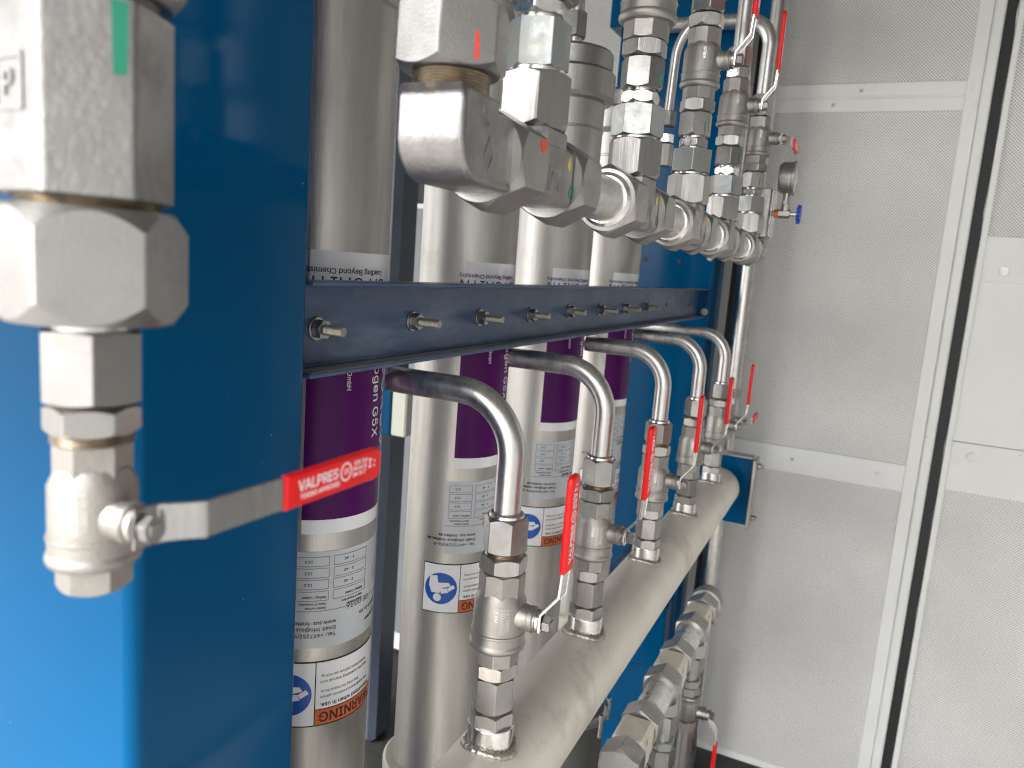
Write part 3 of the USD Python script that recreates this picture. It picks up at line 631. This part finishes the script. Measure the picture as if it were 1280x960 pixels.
for k in range(1, 5):
    a, b = TY[k] + 0.0835, TY[k + 1] - 0.0840
    t = thing('connecting_tube', f'short bright tube between {tee_lab[k - 1]} and {tee_lab[k]} tee of the upper manifold', 'pipe', (TX, (a + b) / 2, 0.045), 'short tubes between the tees')
    part(t, 'tube_wall', along_y(rod(0.0208, 0, b - a, 48), TX, a, TZ), 'tube', 35, None, True)
t = thing('outlet_tube', 'tube stub leaving the last tee of the upper manifold', 'pipe', (TX, 1.70, 0.045))
part(t, 'tube_wall', along_y(rod(0.0208, 0, 0.09, 40), TX, 1.6850, TZ), 'tube', 35, None, True)

# ------------------------------------------------------------------ risers on the tees: reducers, valves, top fittings
leg_desc = {1: 'beside the big elbow', 2: 'under the cropped large valve', 3: 'under the valve whose red lever leaves the picture', 4: 'under the valve with the long upright red lever', 5: 'next to the pressure gauge'}
ug = 'reducer fittings standing on the upper tees'
def reducer(k, ang, big=False):
    y = TY[k]
    t = thing('reducer_fitting', f'stack of steel hexagon reducers, {leg_desc[k]}', 'pipe fitting', (TX, y, 0.0985), ug)
    P = lambda n, m, mat, sm=30: part(t, n, move(m, TX, y, 0), mat, sm, None, True)
    u = P('union_nut', hexa(0.0565 if k in (1,) else 0.0585, 0.0985, 0.1365, ang, 6, 0.35, 0.45), 'steel_v')
    P('collar', rod(0.0215, 0.1350, 0.1400, 40), 'bright')
    hx = P('hexagon_reducer', hexa(0.0468 if k == 1 else (0.0545 if big else 0.0565), 0.1390, 0.1725 if k == 1 else 0.1695, ang + 20, 6, 0.12, 0.25), 'zinc')
    P('neck', rod(0.0150, 0.1680, 0.1880, 32), 'bright')
    if k == 1:
        P('lock_nut', hexa(0.0410, 0.1755, 0.1850, ang + 42, 6, 0.2, 0.5), 'bright')
        return t
    P('small_nut', hexa(0.0395, 0.1718, 0.1842, ang + 30, 6, 0.5, 0.5), 'bright')
    ad = P('hexagon_adapter', hexa(0.0450, 0.1862, 0.2158, ang + 8, 6, 0.25, 0.4), 'steel')
    P('lock_nut', hexa(0.0470, 0.2174, 0.2330, ang + 34, 6, 0.3, 0.3), 'steel_v')
    part(ad, 'marker_line', move(facet_mark(ang + 8, 0.0450, 0, 0.190, 0.205, 0.006, 0.0022), TX, y, 0), 'mark_green', False, None, True)
    part(ad, 'thread', move(threads(0.0190, 0.2140, 0.2200), TX, y, 0), 'thread', 40, None, True)
    return t
reducer(1, -62); reducer(2, -64, True); reducer(3, -94); reducer(4, -80); reducer(5, -100)
gu = 'ball valves on the upper risers'
ball_valve('large_ball_valve', 'large steel ball valve cropped by the top edge, on the second upper tee', (TX, TY[2], 0.2330), None, 1.0, True, True, None, 30)
v4 = ball_valve('small_ball_valve', 'upper ball valve whose red lever runs up out of the picture', (TX, TY[3], 0.2325), gu, 0.885, True, True, None, 12)
copy_of(v4, 'upper ball valve whose whole upright red lever stands against the door', (TX, TY[4], 0.2325), gu, rot=(0, 0, 4))
ball_valve('closed_ball_valve', 'upper ball valve with its lever turned away sideways, above the pressure gauge', (TX, TY[5], 0.2325), None, 0.885, False, True, None, 25, 0.95)
v2 = thing('cropped_ball_valve', 'bottom of a steel ball valve at the top edge beside the riser tube', 'valve', (TX, TY[1], 0.187))
part(v2, 'valve_body', lathe([(0.020, 0.0), (0.0270, 0.002), (0.0290, 0.006), (0.0290, 0.012), (0.0270, 0.017), (0.0270, 0.060)], 56), 'cast', 30)
part(v2, 'upper_socket', hexa(0.046, 0.058, 0.085, 10, 8), 'cast', 30)
part(v2, 'lower_socket', hexa(0.0455, -0.0012, 0.004, 20, 8, 0, 0), 'cast', 30)

def top_fitting(k, base, s, lab, height):
    y = TY[k]
    t = thing('top_fitting', lab, 'pipe fitting', (TX, y, base), 'fittings above the upper valves')
    a = -70 + 13 * k
    part(t, 'lock_nut', hexa(0.0480 * s, 0.001, 0.0170, a, 6, 0.3, 0.4), 'bright')
    part(t, 'union_nut', hexa(0.0465 * s, 0.0190, 0.0490, a + 20, 6, 0.3, 0.45), 'steel')
    part(t, 'riser_tube', rod(0.0140 * s, 0.045, height, 40), 'tube', 35)
top_fitting(3, 0.3215, 1.0, 'hexagon fittings above the valve whose lever leaves the picture', 0.5)
top_fitting(4, 0.3215, 0.85, 'hexagon fitting with bright tube above the valve with whole upright lever', 0.5)
t = thing('top_fitting', 'hexagon fitting under the bent tube, above the closed upper valve', 'pipe fitting', (TX, TY[5], 0.3215), 'fittings above the upper valves')
part(t, 'union_nut', hexa(0.0400, 0.0015, 0.0430, -60, 6, 0.3, 0.3), 'steel')
part(t, 'cutting_ring', rod(0.0150, 0.0425, 0.0460, 32), 'bright')

# bent tubes at the top
t = thing('arched_tube', 'bent steel tube arching over to the closed upper valve', 'pipe', (TX, TY[5], 0.366))
part(t, 'tube_wall', tube(dense(fillet([(-0.52, 1.60, 0.505), (TX, 1.60, 0.505), (TX, 1.60, 0.366)], 0.048, 16), 0.02), 0.0142, 32), 'tube', 40, None, True)
t = thing('arched_tube', 'second bent steel tube just behind the valve with the upright lever', 'pipe', (-0.262, 1.48, 0.10))
part(t, 'tube_wall', tube(dense(fillet([(-0.262, 1.47, 0.60), (-0.262, 1.47, 0.40), (-0.258, 1.50, 0.30), (-0.258, 1.50, 0.10)], [0.05, 0.05], 10), 0.02), 0.0120, 28), 'tube', 40, None, True)
t = thing('vertical_tube', 'upright steel tube in front of the perforated door at the top', 'pipe', (-0.255, 1.85, 0.40))
part(t, 'tube_wall', move(rod(0.0150, 0.0, 0.6, 32), -0.262, 1.80, 0.44), 'steel_dark', 35, None, True)
t = thing('curved_tube', 'thin curved tube with a small nut in front of the light blue post', 'pipe', (-0.319, 1.2, 0.206))
part(t, 'tube_wall', tube(dense(fillet([(-0.19, 1.2, 0.425), (-0.265, 1.2, 0.415), (-0.3165, 1.2, 0.355), (-0.3195, 1.2, 0.245)], [0.05, 0.07], 12), 0.015), 0.0072, 24), 'tube', 40, None, True)
part(t, 'small_nut', move(hexa(0.0270, 0.2300, 0.2520, -62), -0.3195, 1.2, 0), 'steel', 30, None, True)
part(t, 'lower_nut', move(hexa(0.0250, 0.2050, 0.2180, -50), -0.3195, 1.2, 0), 'bright', 30, None, True)
part(t, 'base_nut', move(hexa(0.0270, 0.1700, 0.2030, -40), -0.3195, 1.2, 0), 'steel_dark', 30, None, True)
t = thing('cap_connector', 'small tube and nut rising from the cap of the third column', 'pipe fitting', (-0.515, 1.27, 0.368))
part(t, 'base_nut', move(hexa(0.0300, 0.366, 0.386, -40), -0.515, 1.27, 0), 'steel_dark', 30, None, True)
part(t, 'union_nut', move(hexa(0.0420, 0.3900, 0.4310, -62), -0.515, 1.27, 0), 'steel', 30, None, True)
part(t, 'tube_wall', move(rod(0.0140, 0.38, 0.6, 32), -0.515, 1.27, 0), 'tube', 35, None, True)

# ------------------------------------------------------------------ gauge, needle valve and end block
t = thing('end_block', 'grey steel end block at the far end of the upper manifold', 'plate', (-0.215, 1.66, 0.08))
part(t, 'block_body', block(-0.2325, -0.2060, 1.632, 1.700, 0.093, 0.192, 0.002), 'steel_dark', 32, None, True)
part(t, 'cover_strip', block(-0.2058, -0.2020, 1.640, 1.695, 0.096, 0.190, 0.001), 'bright', 32, None, True)
t = thing('needle_valve', 'small needle valve with a blue handwheel under the pressure gauge', 'valve', (-0.176, 1.63, 0.125))
part(t, 'valve_body', cat(along_x(hexa(0.0185, 0, 0.022, 0), -0.1880, 1.63, 0.1415), move(hexa(0.0150, 0.1430, 0.1600, 20), -0.1770, 1.63, 0)), 'steel', 30, None, True)
part(t, 'inlet_nut', along_x(hexa(0.0170, 0, 0.009, 15), -0.1975, 1.63, 0.1415), 'brass', 30, None, True, ) 
part(t, 'inlet_tube', along_x(rod(0.0052, 0, 0.008, 20), -0.2025, 1.63, 0.1415), 'steel', 30, None, True)
sp = part(t, 'spindle', along_x(rod(0.0046, 0, 0.020, 20), -0.1665, 1.63, 0.1415), 'bright', 30, None, True)
wheel = Point(0, 0).buffer(0.0145, 24)
for q in range(6): wheel = wheel.union(Point(0.0145 * math.cos(q * PI / 3), 0.0145 * math.sin(q * PI / 3)).buffer(0.0042, 10))
part(t, 'handwheel', along_x(prism(wheel, 0.0075), -0.1530, 1.63, 0.1415), 'blue_plastic', 30, None, True)
t = thing('pressure_gauge', 'round steel pressure gauge seen edge-on in front of the perforated door', 'gauge', (-0.177, 1.63, 0.160))
part(t, 'gauge_case', along_x(lathe([(0.026, 0.0), (0.0300, 0.004), (0.0310, 0.008), (0.0310, 0.024), (0.0335, 0.0255), (0.0335, 0.0300), (0.0305, 0.0310), (0.0300, 0.0285)], 56), -0.1940, 1.63, 0.2115), 'steel_dark', 32, None, True)
dl = part(t, 'dial', along_x(rod(0.0295, 0, 0.0012, 48, 0.0003), -0.1650, 1.63, 0.2115), 'dial', 32, None, True)
ticks = [on_x(turn(move(prism(sbox(-0.0005, 0.021, 0.0005, 0.026), 0.0003), 0, 0, 0), math.radians(a), [0, 0, 1]), -0.1637, 1.63, 0.2115) for a in range(-135, 136, 27)]
part(dl, 'scale_marks', cat(*ticks), 'print_black', False, None, True)
part(dl, 'needle', on_x(turn(prism(Polygon([(-0.001, -0.006), (0.001, -0.006), (0.0004, 0.022), (-0.0004, 0.022)]), 0.0005), 0.8, [0, 0, 1]), -0.1634, 1.63, 0.2115), 'print_black', False, None, True)
part(t, 'gauge_stem', move(cat(rod(0.0068, 0.1660, 0.1820, 24), hexa(0.0150, 0.1600, 0.1680, 0)), -0.1770, 1.63, 0), 'steel', 30, None, True)

# ------------------------------------------------------------------ nearest valve assembly at the left edge
FX, FY = -0.268, 0.194
fb = thing('union_tee', 'big forged steel coupling with a huge union nut at the left edge', 'pipe fitting', (FX, FY, -0.0366))
P = lambda p, n, m, mat, sm=30: part(p, n, move(m, FX, FY, 0), mat, sm, None, True)
h = 0.0265
hp = Polygon([(0.0292 * math.cos(math.radians(-6 + 60 * i)), 0.0292 * math.sin(math.radians(-6 + 60 * i))) for i in range(6)]).buffer(-0.0035).buffer(0.0035, quad_segs=6)
hs = [np.array(prism(hp.buffer(-d), 0.0001).vertices) + [0, 0, z] for d, z in ((0.002, 0.0115), (0.0, 0.0130), (0.0, 0.0790), (0.002, 0.0805))]
bod = trimesh.convex.convex_hull(np.vstack(hs)); h = 0.0292 * math.cos(PI / 6)
b2 = P(fb, 'coupling_body', bod, 'forged', 30)
bx = on_y(cat(text('P', 0.0085, 0.0007, True, True), prism(sbox(-0.0085, -0.0085, 0.0085, 0.0085).buffer(0.001).difference(sbox(-0.0075, -0.0075, 0.0075, 0.0075)), 0.0006)), -0.004, -h, 0.0490)
part(b2, 'embossing', move(turn(bx, math.radians(-6), [0, 0, 1]), FX, FY, 0), 'forged', False, None, True)
gm = on_x(prism(Polygon([(-0.0022, 0.0), (0.0022, 0.0005), (0.0028, 0.024), (-0.0026, 0.0245)]), 0.0002), h + 0.0001, 0.0095, 0.0540)
part(b2, 'marker_line', move(turn(gm, math.radians(-36), [0, 0, 1]), FX, FY, 0), 'mark_green', False, None, True)
P(fb, 'thread', threads(0.0245, 0.0050, 0.0122, 0.0012, 0.0007, 48), 'thread', 40)
P(fb, 'union_nut', hexa(0.0690, -0.0330, 0.0090, -6, 6, 0.75, 0.75), 'steel')
P(fb, 'upper_thread', threads(0.0235, 0.0795, 0.0860, 0.0014, 0.0008, 48), 'steel_dark', 40)
P(fb, 'upper_nut', hexa(0.0670, 0.0830, 0.1300, -20, 6, 0.35, 0.45), 'steel')
P(fb, 'side_branch', turn(move(rod(0.0190, 0.0, 0.08, 40), 0, 0, 0), -PI / 2, [0, 1, 0]).apply_translation([-0.0262, 0, 0.046]), 'forged')
fa = thing('adapter_fitting', 'steel hexagon adapter hanging under the huge union nut at left', 'pipe fitting', (FX, FY, -0.0780))
P(fa, 'collar', rod(0.0135, -0.0385, -0.0325, 36), 'bright')
P(fa, 'hexagon_adapter', hexa(0.0385, -0.0640, -0.0362, -36, 6, 0.12, 0.2), 'steel')
P(fa, 'lock_nut', hexa(0.0350, -0.0765, -0.0655, -11, 6, 0.3, 0.3), 'steel')
P(fa, 'thread', threads(0.0150, -0.0805, -0.0640, 0.0014, 0.0006), 'thread', 40)
ball_valve('drain_valve', 'blurred ball valve nearest the camera, its printed red lever pointing right', (FX, FY, -0.1405), None, (0.59, 0.59, 0.625), False, True, (0, 0, 0), -13, 1.235, 'cast', 6, 0.107, 1.25, 'lever_steel', 0.0495)

# ------------------------------------------------------------------ low row of fittings at the bottom right
LX, LZ = -0.240, -0.716
def hex_y2(dia, y0, y1, top=0.35, bot=0.35): return along_y(hexa(dia, 0, y1 - y0, 30, 6, top, bot), LX, y0, LZ)
ly = [1.07, 1.315, 1.56]
low_lab = ['cropped by the bottom edge', 'in the middle of the low row', 'at the far end of the low row']
for k, y in enumerate(ly):
    t = thing('low_tee', f'weathered steel tee with union nuts near floor, {low_lab[k]}', 'pipe fitting', (LX, y, LZ - 0.03), 'tees of the low row')
    h = 0.0255
    bod = m3.Manifold.hull_points(np.array(block(LX - h, LX + h, y - 0.036, y + 0.036, LZ - h, LZ + h, 0.006).vertices)) + m3.Manifold.hull_points(np.array(block(LX - h + 0.001, LX + h - 0.001, y - 0.022, y + 0.022, LZ - 0.036, LZ, 0.005).vertices))
    part(t, 'tee_body', bod, 'pickled', 30, None, True)
    part(t, 'union_nut', hex_y2(NUT, y - 0.078, y - 0.0345, 0.3, 0.45), 'steel', 30, None, True)
    part(t, 'union_nut', hex_y2(NUT, y + 0.0345, y + 0.078, 0.45, 0.3), 'steel', 30, None, True)
    part(t, 'branch_nut', move(hexa(0.0560, LZ - 0.078, LZ - 0.035, 20 + 11 * k), LX, y, 0), 'steel_dark', 30, None, True)
    part(t, 'branch_adapter', move(cat(hexa(0.0500, LZ - 0.115, LZ - 0.080, 8, 6), rod(0.016, LZ - 0.135, LZ - 0.07), hexa(0.0470, LZ - 0.150, LZ - 0.133, 30, 6)), LX, y, 0), 'zinc' if k == 1 else 'steel_dark', 30, None, True)
    for q, (dy, dz) in enumerate(((0.020, 0.012), (-0.014, 0.016), (0.026, -0.006))):
        part(t, 'marker_spot', on_x(prism(blot(0.0040, 0.8, 1.5), 0.0002), LX + h + 0.0001, y + dy, LZ + dz), ('mark_yellow', 'mark_green', 'mark_yellow')[q], False, None, True)
for k in range(2):
    t = thing('low_tube', f'short tube between the tees of the low row, {["nearer", "farther"][k]} one', 'pipe', (LX, ly[k] + 0.12, LZ - 0.02), 'tubes of the low row')
    part(t, 'tube_wall', along_y(rod(0.0250, 0, ly[k + 1] - ly[k] - 0.15, 40), LX, ly[k] + 0.075, LZ), 'bright', 35, None, True)
t = thing('low_elbow', 'rounded steel end nut at the far end of the low row', 'pipe fitting', (LX, ly[2] + 0.12, LZ - 0.03))
part(t, 'elbow_body', along_y(lathe([(0.024, 0.0), (0.034, 0.004), (0.035, 0.03), (0.032, 0.045), (0.022, 0.056), (0.0, 0.060)], 40), LX, ly[2] + 0.080, LZ), 'cast', 35, None, True)
gl3 = 'valves hanging under the low row'
lv = ball_valve('hanging_ball_valve', 'dark ball valve hanging under the far low tee, red lever pointing down', (LX, ly[2], LZ - 0.150), gl3, 1.0, True, False, (180, 0, 0), 10, 0.72, 'steel_dark')
for k in (0, 1):
    t = thing('hanging_fitting', f'dark hexagon fitting hanging under the {["cropped", "middle"][k]} low tee', 'pipe fitting', (LX, ly[k], LZ - 0.30), 'fittings hanging under the low row')
    part(t, 'body', move(cat(rod(0.026, 0.03, 0.11), hexa(0.05, 0.112, 0.1495, 20, 6), rod(0.016, -0.25, 0.03)), 0, 0, 0), 'steel_dark', 30)
t = thing('hanging_tube', 'dark tube going down from the hanging valve to the floor', 'pipe', (LX, ly[2], -1.58))
part(t, 'tube_wall', rod(0.016, 0.0, 1.58 + LZ - 0.251, 32), 'steel_dark', 35)

# filter bowl under the thick manifold
t = thing('filter_bowl', 'dark grey round filter bowl low down behind the thick manifold', 'filter', (-0.50, 1.58, -1.18))
part(t, 'bowl', lathe([(0.05, 0.0), (0.068, 0.012), (0.072, 0.03), (0.072, 0.150), (0.066, 0.155)], 56), 'dark_grey', 35)
part(t, 'rim', lathe([(0.066, 0.150), (0.076, 0.152), (0.077, 0.166), (0.070, 0.172), (0.04, 0.172)], 56), 'steel_dark', 35)
part(t, 'neck', rod(0.03, 0.170, 0.30, 40), 'steel_dark', 35)
for a in (-1.3, -0.4, 0.6): part(t, 'clamp', move(rod(0.006, 0.13, 0.185, 16), 0.083 * math.cos(a), 0.083 * math.sin(a), 0), 'bright', 35)

# ------------------------------------------------------------------ far valve with sideways lever, vertical pipe, switch box
ball_valve('far_ball_valve', 'half hidden far ball valve, its short red lever sticking out past the tall pipe', (-0.300, 2.02, -0.410), None, 0.9, False, False, None, 10, 0.9)
t = thing('vertical_pipe', 'tall shiny steel pipe standing before the perforated door', 'pipe', (-0.334, 2.30, -1.588))
part(t, 'pipe_wall', rod(0.0255, 0.0, 2.5, 48), 'tube', 35)
part(t, 'pipe_clamp', move(cat(rod(0.0285, 1.25, 1.275, 40), block(-0.012, 0.012, -0.046, -0.02, 1.25, 1.275, 0.001)), 0, 0, 0), 'steel_dark', 35)
t = thing('black_strip', 'black strip running up beside the tall steel pipe', 'seal', (-0.372, 2.36, -1.588))  # plain black upright strip
part(t, 'strip_body', block(-0.012, 0.012, -0.012, 0.012, 0, 2.6, 0.003), 'black', 32)
t = thing('shade_post', 'slim dark upright added for the shade between the first two columns', 'post', (-1.29, 1.95, -1.588))  # added upright stands in for shade on the door behind
part(t, 'post_body', block(-0.16, 0.018, -0.06, 0.06, 0, 2.8, 0.02), 'gap_shade', 40)
t = thing('switch_box', 'small blue and cream junction box seen between the first two columns', 'box', (-1.05, 1.6, -0.46))
part(t, 'box_body', block(-1.20, -1.071, 1.60, 1.70, -0.459, -0.338, 0.003), 'blue', 32, None, True)
part(t, 'box_cover', block(-1.0705, -1.026, 1.603, 1.697, -0.457, -0.336, 0.004), 'box_cream', 32, None, True)
part(t, 'box_arm', block(-1.19, -1.08, 1.7005, 2.44, -0.42, -0.38, 0.003), 'dark_grey', 32, None, True)

# ------------------------------------------------------------------ perforated white doors at the end
DY = 2.45
ZB, ZT = -1.575, 1.25
d1 = thing('perforated_door', 'white framed door with perforated panels, left of the black seal', 'door', (-0.6, DY, ZB))
D = lambda t, n, x0, x1, y0, y1, z0, z1, mat, ch=0.0015, lab=None: part(t, n, block(x0, x1, y0, y1, z0, z1, ch), mat, 32, lab, True)
XL = -1.30
for z0, z1 in ((0.5840, ZT - 0.06), (-0.4935, 0.5070), (-1.5550, -0.5725)):
    D(d1, 'mesh_panel', XL + 0.06, 0.1610, DY + 0.008, DY + 0.012, z0, z1, 'mesh', 0)
D(d1, 'stile', 0.1610, 0.1960, DY, DY + 0.05, ZB, ZT, 'white_door')
D(d1, 'stile_lip', 0.1968, 0.2235, DY - 0.009, DY + 0.05, ZB, ZT, 'white_door', 0.004)
D(d1, 'stile', XL, XL + 0.06, DY, DY + 0.05, ZB, ZT, 'white_door')
for z0, z1 in ((0.5060, 0.5430), (0.5485, 0.5850)): D(d1, 'rail', XL + 0.06, 0.1610, DY + 0.001, DY + 0.05, z0, z1, 'white_door')
D(d1, 'rail_groove', XL + 0.06, 0.1610, DY + 0.0052, DY + 0.0072, 0.5425, 0.5490, 'white_door', 0)
D(d1, 'rail', XL + 0.06, 0.1610, DY + 0.001, DY + 0.05, -0.5735, -0.4925, 'white_door')
D(d1, 'rail', XL + 0.06, 0.1610, DY + 0.001, DY + 0.05, ZB, -1.5540, 'white_door')
D(d1, 'rail', XL + 0.06, 0.1610, DY + 0.001, DY + 0.05, ZT - 0.061, ZT, 'white_door')
for sx, sz in ((-0.10, 0.564), (-0.17, 0.526), (0.09, -0.530), (-0.15, -0.53)):
    part(d1, 'rivet', along_y(rod(0.005, 0, 0.003, 16), sx, DY - 0.0015, sz), 'steel', 32, None, True)
s = thing('door_seal', 'thick black rubber seal between the two white doors', 'seal', (0.235, DY, ZB))
sw = [(0.2240 + 0.0012 * math.sin(i * 1.9), z) for i, z in enumerate(np.linspace(ZB, ZT, 40))]
seal = unary_union([Polygon([(x, z) for x, z in sw] + [(x + 0.0265 + 0.0010 * math.sin(i * 2.7), z) for i, (x, z) in reversed(list(enumerate(sw)))])])
sm = prism(seal, 0.03); vv = np.array(sm.vertices); sm.vertices = np.stack([vv[:, 0], DY + 0.028 - vv[:, 2], vv[:, 1]], 1); trimesh.repair.fix_normals(sm)
part(s, 'seal_body', sm, 'black', 32, None, True)
d2 = thing('plated_door', 'white door right of the black seal, with two screwed blank plates', 'door', (0.8, DY, ZB))
D(d2, 'stile', 0.2520, 0.2680, DY - 0.004, DY + 0.05, ZB, ZT, 'white_door')
D(d2, 'mesh_panel', 0.2680, 1.40, DY + 0.008, DY + 0.012, 0.1735, ZT, 'mesh', 0)
D(d2, 'mesh_panel', 0.2680, 1.40, DY + 0.008, DY + 0.012, ZB, -0.5425, 'mesh', 0)
D(d2, 'blank_plate', 0.2682, 1.40, DY + 0.003, DY + 0.05, 0.0510, 0.1750, 'white_door', 0.001)
D(d2, 'blank_plate', 0.2682, 1.40, DY + 0.0045, DY + 0.05, -0.4000, 0.0495, 'white_door', 0.001)
D(d2, 'blank_plate', 0.2682, 1.40, DY + 0.003, DY + 0.05, -0.5440, -0.4015, 'white_door', 0.001)
for x, z in ((0.3205, 0.0830), (0.3173, -0.4385), (0.80, 0.083), (0.80, -0.4385)):
    sc = part(d2, 'screw', along_y(lathe([(0.0085, 0.0), (0.0085, 0.0015), (0.006, 0.003), (0.003, 0.0032)], 24), x, DY - 0.0002, z), 'steel', 32, None, True)
    part(sc, 'washer', along_y(rod(0.0125, 0, 0.0012, 28, 0.0004), x, DY + 0.0017, z), 'steel_dark', 32, None, True)
# plain white door, shade put into its colour, recessed handle, further left
d0 = thing('handle_door', 'plain white door with shade painted in and a slot handle, seen between the first two columns', 'door', (-2.0, DY, ZB))
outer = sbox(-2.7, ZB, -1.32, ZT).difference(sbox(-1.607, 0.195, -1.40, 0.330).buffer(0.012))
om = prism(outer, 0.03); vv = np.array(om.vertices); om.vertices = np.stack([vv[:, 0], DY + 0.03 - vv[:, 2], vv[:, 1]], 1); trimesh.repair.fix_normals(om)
part(d0, 'door_leaf', om, 'shaded_door', 32, None, True)
fr = sbox(-1.607, 0.195, -1.40, 0.330).buffer(0.013).difference(sbox(-1.600, 0.203, -1.407, 0.323).buffer(0.004))
fm = prism(fr, 0.022); vv = np.array(fm.vertices); fm.vertices = np.stack([vv[:, 0], DY + 0.018 - vv[:, 2], vv[:, 1]], 1); trimesh.repair.fix_normals(fm)
part(d0, 'handle_frame', fm, 'white_door', 32, None, True)
D(d0, 'handle_recess', -1.63, -1.38, DY + 0.032, DY + 0.04, 0.17, 0.35, 'dark_grey', 0)
D(d0, 'cross_rail', -2.7, -1.32, DY - 0.012, DY - 0.001, 0.470, 0.545, 'shaded_door', 0.002)
D(d0, 'bottom_rail', -2.7, -1.32, DY - 0.012, DY - 0.001, ZB, ZB + 0.07, 'white_door', 0.002)
